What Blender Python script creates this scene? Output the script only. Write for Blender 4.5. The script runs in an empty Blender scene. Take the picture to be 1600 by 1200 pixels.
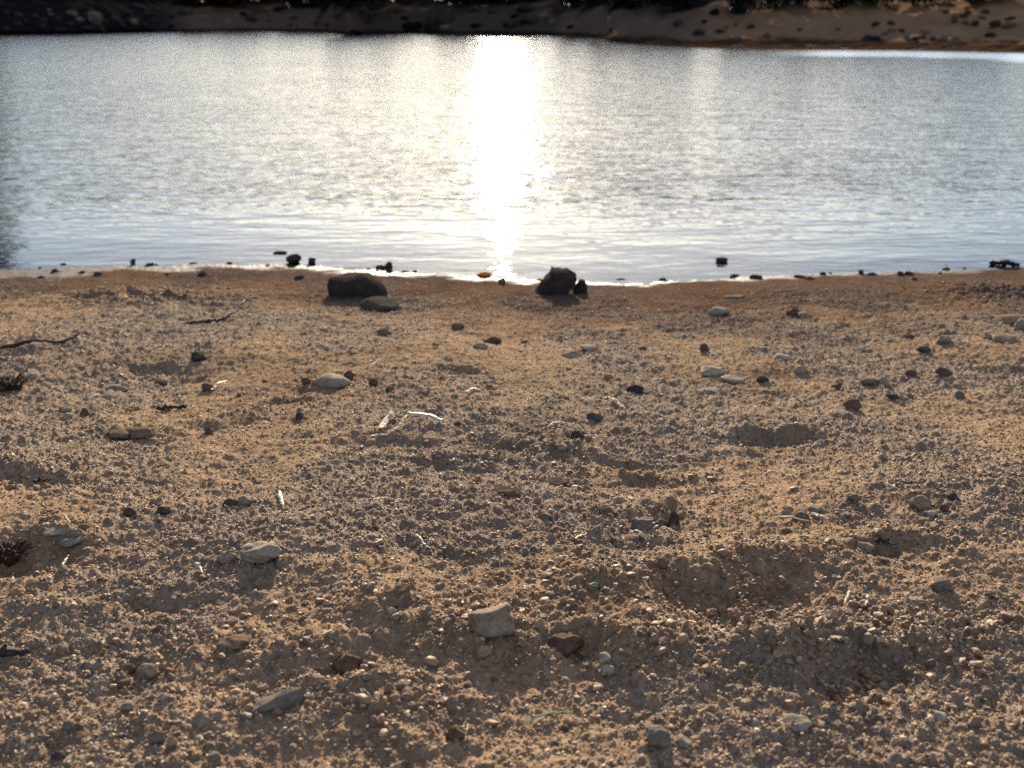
import bpy, math, random
import numpy as np
from mathutils import Vector

R = math.radians
# ------------------------------------------------------------------ camera, sky, sun, exposure
CAM_Z = 0.66                      # metres above the water level (water is z = 0)
PITCH = 20.28                     # degrees below the horizon
LENS = 35.0
CLOUD = (5.6, 6.2, 7.4)            # radiance of the cloud veil in the sky texture's own units
SUN_EL, SUN_AZ = 16.0, -0.6       # degrees; azimuth to the right of straight ahead (+Y)
scene = bpy.context.scene
col = scene.collection
cd = bpy.data.cameras.new("camera")
cd.lens = LENS; cd.sensor_width = 36.0
cd.clip_start = 0.02; cd.clip_end = 2000
cd.dof.use_dof = True; cd.dof.focus_distance = 1.0; cd.dof.aperture_fstop = 9.0
cam = bpy.data.objects.new("camera", cd); col.objects.link(cam)
cam.location = (0, 0, CAM_Z); cam.rotation_euler = (R(90 - PITCH), 0, 0)
scene.camera = cam

world = bpy.data.worlds.new("World"); scene.world = world; world.use_nodes = True
wn = world.node_tree.nodes; wl = world.node_tree.links
sky = wn.new("ShaderNodeTexSky"); sky.sky_type = 'NISHITA'; sky.sun_disc = False
sky.sun_elevation = R(SUN_EL); sky.sun_rotation = R(SUN_AZ)
sky.air_density = 1.0; sky.dust_density = 0.9; sky.ozone_density = 3.0
# thin high cloud over the whole sky
_tc = wn.new("ShaderNodeTexCoord"); _sp = wn.new("ShaderNodeSeparateXYZ"); wl.new(_tc.outputs["Generated"], _sp.inputs[0])
_ad = wn.new("ShaderNodeMath"); _ad.operation = 'ADD'; _ad.inputs[1].default_value = 0.16; wl.new(_sp.outputs[2], _ad.inputs[0])
_mx = wn.new("ShaderNodeMath"); _mx.operation = 'MAXIMUM'; _mx.inputs[1].default_value = 0.12; wl.new(_ad.outputs[0], _mx.inputs[0])
_dv = wn.new("ShaderNodeVectorMath"); _dv.operation = 'DIVIDE'; wl.new(_tc.outputs["Generated"], _dv.inputs[0]); wl.new(_mx.outputs[0], _dv.inputs[1])
_cn = wn.new("ShaderNodeTexNoise"); _cn.noise_dimensions = '4D'; _cn.inputs["W"].default_value = 1.0; _cn.inputs["Scale"].default_value = 0.6; _cn.inputs["Detail"].default_value = 6; _cn.inputs["Roughness"].default_value = 0.6
wl.new(_dv.outputs[0], _cn.inputs["Vector"])
_cr = wn.new("ShaderNodeMapRange"); wl.new(_cn.outputs[0], _cr.inputs[0])
_cr.inputs[1].default_value = 0.40; _cr.inputs[2].default_value = 0.62; _cr.inputs[3].default_value = 0.08; _cr.inputs[4].default_value = 0.65
_cm = wn.new("ShaderNodeMix"); _cm.data_type = 'RGBA'; wl.new(_cr.outputs[0], _cm.inputs[0]); wl.new(sky.outputs[0], _cm.inputs[6]); _cm.inputs[7].default_value = (CLOUD[0], CLOUD[1], CLOUD[2], 1)
wl.new(_cm.outputs[2], wn["Background"].inputs[0]); wn["Background"].inputs[1].default_value = 0.060

sd = bpy.data.lights.new("sun", 'SUN'); sd.energy = 5.0; sd.angle = R(0.55); sd.color = (1.0, 0.865, 0.68)
sun = bpy.data.objects.new("sun", sd); col.objects.link(sun)
sun.rotation_euler = (R(-(90 - SUN_EL)), 0, R(-SUN_AZ)); sun.location = (0, 30, 12)

scene.view_settings.view_transform = 'Standard'; scene.view_settings.look = 'None'
scene.view_settings.gamma = 1.0; scene.view_settings.exposure = 1.66
scene.view_settings.use_curve_mapping = False
scene.render.engine = 'CYCLES'
cy = scene.cycles
cy.max_bounces = 5; cy.diffuse_bounces = 2; cy.glossy_bounces = 3; cy.transmission_bounces = 2
cy.transparent_max_bounces = 6
cy.caustics_reflective = False; cy.caustics_refractive = False
cy.sample_clamp_indirect = 3.0; cy.sample_clamp_direct = 7.0
cy.use_adaptive_sampling = False
cy.use_denoising = False

rng = np.random.default_rng(7)
random.seed(7)

# ------------------------------------------------------------------ numpy noise
def _hash(ix, iy, seed):
    h = (ix.astype(np.int64) * 374761393 + iy.astype(np.int64) * 668265263 + seed * 974711) & 0xFFFFFFFF
    h = ((h ^ (h >> 13)) * 1274126177) & 0xFFFFFFFF
    h = ((h ^ (h >> 16)) * 2246822519) & 0xFFFFFFFF
    return ((h ^ (h >> 13)) & 0xFFFFFF) / float(0xFFFFFF)

def vnoise(x, y, seed=0):
    ix = np.floor(x); iy = np.floor(y); fx = x - ix; fy = y - iy
    ux = fx * fx * fx * (fx * (fx * 6 - 15) + 10); uy = fy * fy * fy * (fy * (fy * 6 - 15) + 10)
    def g(ox, oy):
        a = _hash(ix + ox, iy + oy, seed) * 2 * np.pi
        return np.cos(a) * (fx - ox) + np.sin(a) * (fy - oy)
    a = g(0, 0) * (1 - ux) + g(1, 0) * ux
    b = g(0, 1) * (1 - ux) + g(1, 1) * ux
    return (a * (1 - uy) + b * uy) * 1.5

def fbm(x, y, seed=0, octv=4, gain=0.5):
    s = 0; a = 1.0
    for k in range(octv):
        s = s + a * vnoise(x * 2 ** k + 13.7 * k, y * 2 ** k - 7.1 * k, seed + k); a *= gain
    return s

_DT = {}
def domes(x, y, cell, seed, rmin=0.25, rmax=0.62, x0=-3.2, y0=-0.6, x1=4.2, y1=5.2):
    """field of half-buried lumps: max over neighbouring cells of a dome (cells tabulated over the given patch)"""
    key = (cell, seed)
    if key not in _DT:
        nx = int((x1 - x0) / cell) + 3; ny = int((y1 - y0) / cell) + 3
        cx, cyy = np.meshgrid(np.arange(nx, dtype=float), np.arange(ny, dtype=float))
        h = [_hash(cx, cyy, seed + k) for k in range(5)]
        an = h[3] * np.pi
        _DT[key] = [q.astype(np.float32).ravel() for q in (cx + h[0], cyy + h[1], rmin + (rmax - rmin) * h[2] ** 2, np.cos(an), np.sin(an), 1.0 + 0.6 * h[4])] + [nx, ny]
    px, py, rr, ca, sa, el, nx, ny = _DT[key]
    gx = np.clip((x - x0) / cell, 1.0, nx - 2.01).astype(np.float32); gy = np.clip((y - y0) / cell, 1.0, ny - 2.01).astype(np.float32)
    base = gy.astype(np.int32) * nx + gx.astype(np.int32)
    out = np.zeros_like(gx)
    for o in (-nx - 1, -nx, -nx + 1, -1, 0, 1, nx - 1, nx, nx + 1):
        i = base + o
        dx = gx - px[i]; dy = gy - py[i]; c = ca[i]; s_ = sa[i]; r = rr[i]
        u = dx * c + dy * s_; v = (dy * c - dx * s_) * el[i]
        q = 1 - (u * u + v * v) / (r * r)
        np.maximum(out, np.sqrt(np.maximum(q, 0)) * r, out=out)
    return out.astype(float)

def sstep(a, b, x):
    t = np.clip((x - a) / (b - a), 0, 1)
    return t * t * (3 - 2 * t)

# ------------------------------------------------------------------ photo geometry (pixels of the 1600 x 1200 photograph -> ground)
FPX = 1600 * LENS / 36.0
CP, SP = math.cos(R(PITCH)), math.sin(R(PITCH))
def ray(u, v):
    a = (np.asarray(u, float) - 800) / FPX; b = (600 - np.asarray(v, float)) / FPX
    return np.stack([a, CP + b * SP, -SP + b * CP], -1)
def on_plane(u, v, z=0.0):
    d = ray(u, v); t = (z - CAM_Z) / d[..., 2]
    return d[..., 0] * t, d[..., 1] * t

_su = np.array([-400, -150, 0, 100, 200, 330, 430, 520, 600, 700, 800, 900, 1000, 1080, 1160, 1300, 1450, 1600, 1750, 2000], float)
_sv = np.array([436, 428, 421, 418, 414, 411, 411, 416, 422, 429, 434, 439, 441, 437, 432, 427, 422, 416, 410, 402], float)
_sx, _sy = on_plane(_su, _sv)
def shore_y(x):
    return np.interp(x, _sx, _sy) + 0.006 * vnoise(x * 9, x * 0 + 3.3, 5) + 0.004 * vnoise(x * 31, x * 0 + 1.3, 6)

def base_height(x, y):
    d = shore_y(x) - y
    flat = np.interp(x, [-3, -0.65, -0.2, 0.2, 0.45, 3], [0.22, 0.20, 0.14, 0.08, 0.06, 0.06])   # width of the nearly level wet strip
    up = np.where(d < flat, 0.045 * d, 0.045 * flat + 0.105 * (d - flat))
    dd = np.clip(d - 2.2, 0, None)
    up = up - 0.09 * dd * dd / (dd + 0.8)
    dn = np.where(d < 0, np.maximum(0.06 * d - 0.02 * d * d, -1.6), 0)
    z = np.where(d >= 0, up, dn)
    und = fbm(x * 1.7 + 3, y * 1.7 + 9, 21, 3) * 0.022
    return z + und * sstep(0.1, 0.9, d)

def hit(u, v, f, n=60):
    d = ray(u, v); z = np.zeros_like(d[..., 0]) + 0.15
    for _ in range(n):
        t = (z - CAM_Z) / d[..., 2]
        x = d[..., 0] * t; y = d[..., 1] * t
        z = z + 0.6 * (np.minimum(f(x, y), 0.6) - z)
    return x, y, z

# hollows (-) and humps (+) of the trodden beach: px x, px y, half width px, half height px, metres
BUMPS = [
 (1150, 938, 120, 48, -.034), (1075, 905, 60, 24, -.016), (1270, 915, 55, 22, -.018), (1330, 1050, 85, 30, -.026), (1036, 806, 52, 17, -.026),
 (1205, 686, 66, 9, -.016), (790, 695, 60, 12, -.014), (900, 684, 24, 9, -.016), (450, 626, 46, 8, -.020), (707, 576, 34, 6, -.018),
 (230, 579, 40, 6, -.013), (290, 592, 30, 5, -.012), (900, 1015, 52, 20, -.022), (45, 868, 80, 20, -.020), (15, 850, 34, 22, -.016), (690, 728, 62, 5, -.010),
 (985, 727, 60, 5, -.013), (600, 694, 90, 10, -.010), (1390, 858, 80, 11, -.018), (790, 770, 30, 6, -.010), (862, 752, 32, 8, -.010),
 (330, 470, 60, 6, -.010), (545, 1058, 40, 16, -.018), (250, 940, 80, 10, -.012), (960, 850, 60, 10, -.010), (210, 680, 60, 8, -.010), (60, 750, 90, 8, -.010),
 (1330, 805, 50, 9, -.008), (1480, 700, 80, 8, -.006), (700, 860, 70, 9, -.008), (1120, 770, 60, 8, -.008),
 (930, 908, 95, 26, .016), (760, 985, 120, 36, .016), (1000, 748, 100, 10, .010), (600, 940, 80, 22, .012), (1185, 868, 120, 18, .012),
 (970, 1000, 75, 24, .018), (180, 464, 90, 9, .020), (1545, 455, 70, 8, .018), (870, 700, 60, 12, .012), (700, 715, 110, 9, .008), (515, 600, 36, 9, .014),
 (380, 650, 60, 10, .010), (30, 730, 70, 10, .012), (1420, 1000, 130, 30, .014), (1230, 1010, 80, 22, .016), (430, 1010, 130, 30, .010), (1380, 840, 90, 10, .010),
 (90, 835, 50, 8, .012), (1210, 672, 70, 6, .008), (620, 1100, 140, 30, .010),
]
_bu = np.array(BUMPS, float)
_bx, _by, _bz = hit(_bu[:, 0], _bu[:, 1], base_height)
_dist = np.sqrt(_bx ** 2 + _by ** 2 + (CAM_Z - _bz) ** 2)
_gz = (CAM_Z - _bz) / _dist
_rx = _bu[:, 2] * _dist / FPX
_ry = np.minimum(_bu[:, 3] * _dist / FPX / np.maximum(_gz - 0.10, 0.14), 1.6 * _rx + 0.03)

def macro(x, y, churn=False):
    z = base_height(x, y)
    wx = x + 0.02 * vnoise(x * 14, y * 14, 31); wy = y + 0.02 * vnoise(x * 14 + 50, y * 14, 32)
    c = np.zeros_like(z)
    for i in range(len(BUMPS)):
        sel = (np.abs(x - _bx[i]) < 3 * _rx[i]) & (np.abs(y - _by[i]) < 3 * _ry[i])
        if not np.any(sel): continue
        q = ((wx[sel] - _bx[i]) / _rx[i]) ** 2 + ((wy[sel] - _by[i]) / _ry[i]) ** 2
        a = _bu[i, 4]
        if a < 0:      # a trodden hollow: floor, steep wall and a low rim
            a = a * .5; prof = np.exp(-q ** 1.1) * a - 0.22 * a * np.exp(-((np.sqrt(q) - 1.35) / 0.3) ** 2)
        else:
            prof = np.exp(-q) * a
        z[sel] += prof; c[sel] = np.maximum(c[sel], np.exp(-q * 0.6) * min(1, abs(a) / .02))
    return (z, c) if churn else z

def patch(x, y):      # 1 = coarse gravel, 0 = smooth fine sand
    return sstep(-0.42, 0.28, fbm(x * 3.1 + 1.7, y * 2.6 + 4.4, 41, 3))

def ground_full(x, y):
    z, c = macro(x, y, True)
    d = shore_y(x) - y
    dry = sstep(0.04, 0.45, d)
    g = patch(x, y)
    amp = (0.25 + 0.75 * dry) * (0.6 + 0.4 * g + 0.8 * c)
    m = fbm(x * 22, y * 22, 51, 3) * 0.0035
    m = m + domes(x, y, 0.034, 61, 0.08, 0.62) * 0.009 * (0.35 + 0.9 * c)
    m = m + domes(x + 0.3, y, 0.013, 71, 0.15, 0.65) * 0.0062
    m = m + domes(x, y + 0.7, 0.0062, 81, 0.2, 0.65) * 0.0052
    fade = sstep(6, 3.2, y)
    return z + (m - 0.004) * amp * fade, d, g, c

# ------------------------------------------------------------------ mesh / object helpers
def np_mesh(name, verts, faces, smooth=True):
    verts = np.ascontiguousarray(verts, np.float32); faces = np.ascontiguousarray(faces, np.int32)
    me = bpy.data.meshes.new(name); k = faces.shape[1]
    me.vertices.add(len(verts)); me.vertices.foreach_set("co", verts.ravel())
    me.loops.add(faces.size); me.loops.foreach_set("vertex_index", faces.ravel())
    me.polygons.add(len(faces)); me.polygons.foreach_set("loop_start", np.arange(0, faces.size, k, dtype=np.int32))
    me.polygons.foreach_set("use_smooth", np.full(len(faces), smooth, dtype=bool))
    me.update(calc_edges=True)
    return me
def fattr(me, name, val):
    a = me.attributes.new(name, 'FLOAT', 'POINT'); a.data.foreach_set("value", np.ascontiguousarray(val, np.float32).ravel())
def grid_faces(nr, nc):
    i = np.arange((nr - 1) * (nc - 1)); r = i // (nc - 1); c = i % (nc - 1); a = r * nc + c
    return np.stack([a, a + 1, a + nc + 1, a + nc], -1)
def link(name, me, mat=None, parent=None):
    o = bpy.data.objects.new(name, me); col.objects.link(o)
    if mat is not None and me is not None and not me.materials: me.materials.append(mat)
    if parent is not None: o.parent = parent
    return o
def tag(o, label=None, cat=None, group=None, kind=None):
    if label: o["label"] = label
    if cat: o["category"] = cat
    if group: o["group"] = group
    if kind: o["kind"] = kind
    return o

# ------------------------------------------------------------------ materials
def new_mat(name):
    m = bpy.data.materials.new(name); m.use_nodes = True
    return m, m.node_tree.nodes, m.node_tree.links, m.node_tree.nodes["Principled BSDF"]
def ramp(n, l, src, stops):
    r = n.new("ShaderNodeValToRGB"); e = r.color_ramp.elements
    while len(e) < len(stops): e.new(0.5)
    for k, (p, c) in enumerate(stops):
        e[k].position = p; e[k].color = (*c, 1)
    l.new(src, r.inputs[0]); return r.outputs[0]
def mixc(n, l, a, b, fac, mode='MIX'):
    m = n.new("ShaderNodeMix"); m.data_type = 'RGBA'; m.blend_type = mode
    for s, v in ((m.inputs[0], fac), (m.inputs[6], a), (m.inputs[7], b)):
        if hasattr(v, "links"): l.new(v, s)
        elif isinstance(v, (int, float)): s.default_value = v
        else: s.default_value = (*v, 1)
    return m.outputs[2]
def noise(n, l, scale, detail=4, coord=None, rough=0.55, out=0):
    t = n.new("ShaderNodeTexNoise"); t.inputs["Scale"].default_value = scale
    t.inputs["Detail"].default_value = detail; t.inputs["Roughness"].default_value = rough
    if coord is not None: l.new(coord, t.inputs["Vector"])
    return t.outputs[out]
def attr(n, name, typ='GEOMETRY', out="Fac"):
    a = n.new("ShaderNodeAttribute"); a.attribute_name = name; a.attribute_type = typ
    return a.outputs[out]
def math_n(n, l, op, a, b=None, clamp=False):
    m = n.new("ShaderNodeMath"); m.operation = op; m.use_clamp = clamp
    for s, v in ((m.inputs[0], a), (m.inputs[1], b)):
        if v is None: continue
        if hasattr(v, "links"): l.new(v, s)
        else: s.default_value = v
    return m.outputs[0]

def soil_material():
    m, n, l, p = new_mat("beach_soil")
    tc = n.new("ShaderNodeTexCoord").outputs["Object"]
    c1 = ramp(n, l, noise(n, l, 3.2, 5, tc), [(0.30, (0.155, 0.113, 0.082)), (0.50, (0.208, 0.158, 0.115)), (0.72, (0.183, 0.139, 0.105))])
    c2 = ramp(n, l, noise(n, l, 160, 3, tc, 0.7), [(0.30, (0.62, 0.60, 0.58)), (0.5, (1, 1, 1)), (0.72, (1.32, 1.28, 1.22))])
    c = mixc(n, l, c1, c2, 1.0, 'MULTIPLY')
    c3 = ramp(n, l, noise(n, l, 26, 4, tc, 0.6), [(0.30, (0.66, 0.62, 0.60)), (0.55, (1, 1, 1)), (0.8, (1.10, 1.05, 1.0))])
    c = mixc(n, l, c, c3, 0.8, 'MULTIPLY')
    c = mixc(n, l, c, (1.12, 1.0, 0.87), math_n(n, l, 'SUBTRACT', 1.0, attr(n, "gravel")), 'MULTIPLY')
    c = mixc(n, l, c, (0.42, 0.385, 0.40), attr(n, "damp"), 'MULTIPLY')
    c = mixc(n, l, c, (0.55, 0.50, 0.48), attr(n, "wet"), 'MULTIPLY')
    l.new(c, p.inputs["Base Color"])
    rg = n.new("ShaderNodeMapRange"); l.new(attr(n, "wet"), rg.inputs[0]); rg.inputs[3].default_value = 0.92; rg.inputs[4].default_value = 0.58
    l.new(rg.outputs[0], p.inputs["Roughness"])
    sp = n.new("ShaderNodeMapRange"); l.new(attr(n, "wet"), sp.inputs[0]); sp.inputs[3].default_value = 0.0; sp.inputs[4].default_value = 0.12
    l.new(sp.outputs[0], p.inputs["Specular IOR Level"])
    b = n.new("ShaderNodeBump"); b.inputs["Distance"].default_value = 0.0012
    l.new(math_n(n, l, 'SUBTRACT', 0.9, attr(n, "wet"), True), b.inputs["Strength"])
    l.new(noise(n, l, 420, 3, tc, 0.65), b.inputs["Height"]); l.new(b.outputs[0], p.inputs["Normal"])
    return m
MAT_SOIL = soil_material()

def stone_material(name, c, var=0.35, rough=0.8, scale=1.0, spec=0.0):
    m, n, l, p = new_mat(name)
    tc = n.new("ShaderNodeTexCoord").outputs["Object"]
    a = tuple(x * (1 - var) for x in c); b = tuple(min(1, x * (1 + var)) for x in c)
    c1 = ramp(n, l, noise(n, l, 45 * scale, 5, tc, 0.65), [(0.28, a), (0.52, c), (0.75, b)])
    c2 = ramp(n, l, noise(n, l, 260 * scale, 2, tc, 0.6), [(0.32, (0.62, 0.6, 0.6)), (0.46, (1, 1, 1)), (0.66, (1, 1, 1)), (0.78, (1.35, 1.3, 1.22))])
    l.new(mixc(n, l, c1, c2, 1.0, 'MULTIPLY'), p.inputs["Base Color"])
    p.inputs["Roughness"].default_value = rough; p.inputs["Specular IOR Level"].default_value = spec
    bm = n.new("ShaderNodeBump"); bm.inputs["Strength"].default_value = 0.4; bm.inputs["Distance"].default_value = 0.0025 / scale
    l.new(noise(n, l, 130 * scale, 5, tc, 0.7), bm.inputs["Height"]); l.new(bm.outputs[0], p.inputs["Normal"])
    return m
STONE = {k: stone_material("stone_" + k, c, **kw) for k, (c, kw) in {
    'dark': ((.062, .051, .043), {}), 'slab': ((.042, .034, .029), {}), 'black': ((.050, .043, .038), {}), 'brown': ((.095, .064, .046), {}), 'tan': ((.20, .152, .108), {}),
    'pale': ((.22, .178, .132), {}), 'white': ((.27, .225, .17), dict(var=.3)), 'grey': ((.140, .115, .090), {}), 'teal': ((.066, .068, .060), {}),
    'red': ((.12, .070, .052), {}), 'yellow': ((.28, .205, .12), {}), 'olive': ((.075, .064, .048), {}), 'clod': ((.135, .094, .064), {}),
    'orange': ((.50, .17, .05), {}), 'wetdark': ((.045, .037, .033), dict(rough=.7, spec=.0)), 'purple': ((.042, .031, .030), {})}.items()}

def simple_mat(name, c, rough=0.7, var=0.25, scale=60, stretch=None):
    m, n, l, p = new_mat(name)
    tc = n.new("ShaderNodeTexCoord").outputs["Object"]
    l.new(ramp(n, l, noise(n, l, scale, 4, tc), [(0.3, tuple(x * (1 - var) for x in c)), (0.7, tuple(min(1, x * (1 + var)) for x in c))]), p.inputs["Base Color"])
    p.inputs["Roughness"].default_value = rough; p.inputs["Specular IOR Level"].default_value = 0.08
    return m
MAT_STICK = simple_mat("weathered_wood", (.040, .034, .031), .8, .4, 120)
MAT_DRIFT = simple_mat("wet_wood", (.022, .020, .019), .5, .3, 120)
MAT_STRAW = simple_mat("dry_straw", (.34, .265, .165), .55, .22, 200)
MAT_STRAW_W = simple_mat("bleached_straw", (.38, .325, .245), .6, .2, 200)
MAT_STRAW_B = simple_mat("brown_straw", (.20, .105, .055), .6, .25, 200)
MAT_TUFT = simple_mat("dead_root_tuft", (.050, .032, .022), .8, .35, 90)
MAT_SPROUT = simple_mat("green_sprout", (.10, .15, .10), .6, .3, 200)

# ------------------------------------------------------------------ the beach: one ground sheet from behind the camera down under the lake
def build_beach():
    rows = [-60, -25, -10, -4, -1.5, -0.6, -0.2, 0.05, 0.18]
    y = 0.26
    while y < 3.05:
        rows.append(y); y += max(0.0011, 0.0029 * y)
    rows += [3.09, 3.15, 3.25, 3.4, 3.7, 4.2, 5, 6.5, 9, 14, 22, 34]
    rows = np.array(rows)
    n_in = 1000
    u = np.linspace(-1, 1, n_in)
    out = np.concatenate([np.geomspace(1.004, 2.6, 100), [3, 3.6, 4.5, 7, 11, 18, 30]])
    u = np.concatenate([-out[::-1], u, out])
    yc = np.clip(rows, 0.22, 3.4)
    half = 800 / FPX * (CP * yc + SP * (CAM_Z - .1 * np.clip(2.6 - yc, 0, 3))) * 1.24 + 0.03
    X = half[:, None] * u[None, :]
    Y = np.repeat(rows[:, None], len(u), 1)
    X = X + 0 * Y
    z, d, g, c = ground_full(X.ravel(), Y.ravel())
    me = np_mesh("beach_ground", np.stack([X.ravel(), Y.ravel(), z], -1), grid_faces(len(rows), len(u)))
    x = X.ravel(); yy = Y.ravel()
    n1 = fbm(x * 7, yy * 12, 91, 3)
    damp = sstep(0.80, 0.22, d * np.interp(x, [-1.5, -.36, .43, 1.5], [1.1, 1.0, .85, .7]) + 0.16 * n1)
    wet = sstep(0.135, 0.05, d * np.interp(x, [-1.5, -0.3, 0.36, 1.5], [0.9, 1.9, 2.8, 2.8]) + 0.085 * n1 + 2.2 * np.clip(z - base_height(x, yy) - 0.001, -0.01, 0.05) * 3)
    fattr(me, "damp", np.maximum(damp, c * 0.15)); fattr(me, "wet", wet); fattr(me, "gravel", g)
    o = link("beach_ground", me, MAT_SOIL)
    tag(o, "sandy gravel beach sloping down to the lake", kind="structure")
    return o
build_beach()

# ------------------------------------------------------------------ far bank
_fu = np.array([-1500, -400, 0, 120, 250, 400, 500, 545, 580, 650, 800, 900, 960, 1020, 1100, 1200, 1400, 1600, 1900, 2600], float)
_fv = np.array([58, 57, 55.5, 54, 50.5, 49, 50, 56, 53, 53, 54.5, 57, 66, 72, 76, 78, 79.5, 83.5, 92, 112], float)
_fx, _fy = on_plane(_fu, _fv)
_az = _fx / _fy
_fr = _fy
def far_shore(a):                # forward distance of the far waterline for a = x / y
    return np.interp(a, _az, _fr)
def U(u): return (np.asarray(u, float) - 800) / FPX / (CP + (600 - 50) / FPX * SP)     # photo column -> a
def bank_height(a, b):           # b = metres behind the waterline
    mudw = np.interp(a, [U(0), U(500), U(800), U(900), U(1000), U(1150), U(1600)], [0.3, 1.2, 0.5, 1.2, 5.0, 6.0, 5.5])
    muds = np.interp(a, [U(0), U(900), U(1050), U(1600)], [0.10, 0.05, 0.012, 0.018])
    rise = np.interp(a, [U(0), U(200), U(330), U(500), U(700), U(850), U(950), U(1060), U(1105), U(1180), U(1300), U(1600)],
                        [0.60, 0.60, 0.45, 0.45, 0.50, 0.50, 0.46, 0.42, 0.40, 0.40, 0.40, 0.40])
    top = np.interp(a, [U(0), U(300), U(800), U(1080), U(1110), U(1250), U(1600)], [2.6, 2.0, 1.7, 1.2, 1.3, 1.15, 1.15])
    z1 = muds * np.minimum(b, mudw)
    bb = np.clip(b - mudw, 0, None)
    z2 = top * (1 - np.exp(-rise * bb / top))
    z3 = 0.075 * np.clip(bb - 5, 0, 42) * sstep(3, 12, bb)
    return np.where(b < 0, 0.10 * b, z1 + z2 + z3)
def bank_micro(x, y, b):
    return (fbm(x * 0.35, y * 0.35, 101, 4) * 0.20 + domes(x, y, 1.1, 111, 0.05, 0.5, -60, 10, 60, 70) * 0.22) * sstep(0.6, 5, b) + fbm(x * 1.6, y * 1.6, 121, 3) * 0.06 * sstep(0.0, 2.0, b)
def bank_z(x, y):
    a = x / y; b = y - far_shore(a)
    return bank_height(a, b) + bank_micro(x, y, b)
def build_bank():
    a = np.concatenate([np.linspace(-2.2, -0.82, 40)[:-1], np.linspace(-0.82, 0.82, 620), np.linspace(0.82, 2.2, 40)[1:]])
    b = np.concatenate([[-6, -2, -0.8, -0.3, 0], np.geomspace(0.06, 26, 210), [30, 36, 45, 60, 90, 150, 300]])
    A, B = np.meshgrid(a, b)
    Y = far_shore(A) + B; X = A * Y
    z = bank_height(A.ravel(), B.ravel()) + bank_micro(X.ravel(), Y.ravel(), B.ravel())
    me = np_mesh("far_bank", np.stack([X.ravel(), Y.ravel(), z], -1), grid_faces(len(b), len(a)))
    af = A.ravel(); bf = B.ravel()
    mud = sstep(0.16, 0.07, z + 0.03 * fbm(X.ravel() * .8, Y.ravel() * .8, 131, 3))
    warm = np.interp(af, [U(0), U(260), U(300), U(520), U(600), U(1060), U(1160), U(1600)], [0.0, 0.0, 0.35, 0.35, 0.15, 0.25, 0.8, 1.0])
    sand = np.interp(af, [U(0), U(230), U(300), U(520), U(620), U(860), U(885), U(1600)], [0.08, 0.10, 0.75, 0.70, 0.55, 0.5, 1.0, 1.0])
    veg_line = np.interp(af, [U(0), U(300), U(600), U(900), U(1060), U(1130), U(1300), U(1600)], [2.5, 3.0, 3.4, 3.4, 7.6, 9.5, 10.5, 11.5])
    veg = sstep(0, 1.6, bf - veg_line + 1.6 * fbm(X.ravel() * .5, Y.ravel() * .5, 141, 3))
    fattr(me, "mud", mud); fattr(me, "warm", warm); fattr(me, "sand", sand * (1 - veg)); 
    m, n, l, p = new_mat("bank_earth")
    tc = n.new("ShaderNodeTexCoord").outputs["Object"]
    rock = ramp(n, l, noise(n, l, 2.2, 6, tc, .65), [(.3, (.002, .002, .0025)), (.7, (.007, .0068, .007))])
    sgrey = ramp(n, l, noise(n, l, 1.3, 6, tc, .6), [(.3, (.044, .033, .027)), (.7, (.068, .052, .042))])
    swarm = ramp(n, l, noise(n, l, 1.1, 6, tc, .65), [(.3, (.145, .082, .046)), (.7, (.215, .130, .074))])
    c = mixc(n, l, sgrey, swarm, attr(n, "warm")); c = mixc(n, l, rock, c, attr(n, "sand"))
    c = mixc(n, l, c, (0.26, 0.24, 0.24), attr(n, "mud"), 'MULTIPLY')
    l.new(c, p.inputs["Base Color"]); p.inputs["Roughness"].default_value = .95; p.inputs["Specular IOR Level"].default_value = .0
    b_ = n.new("ShaderNodeBump"); b_.inputs["Distance"].default_value = .05; b_.inputs["Strength"].default_value = .6
    l.new(noise(n, l, 6, 5, tc, .65), b_.inputs["Height"]); l.new(b_.outputs[0], p.inputs["Normal"])
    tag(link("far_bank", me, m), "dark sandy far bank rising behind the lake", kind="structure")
build_bank()

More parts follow.
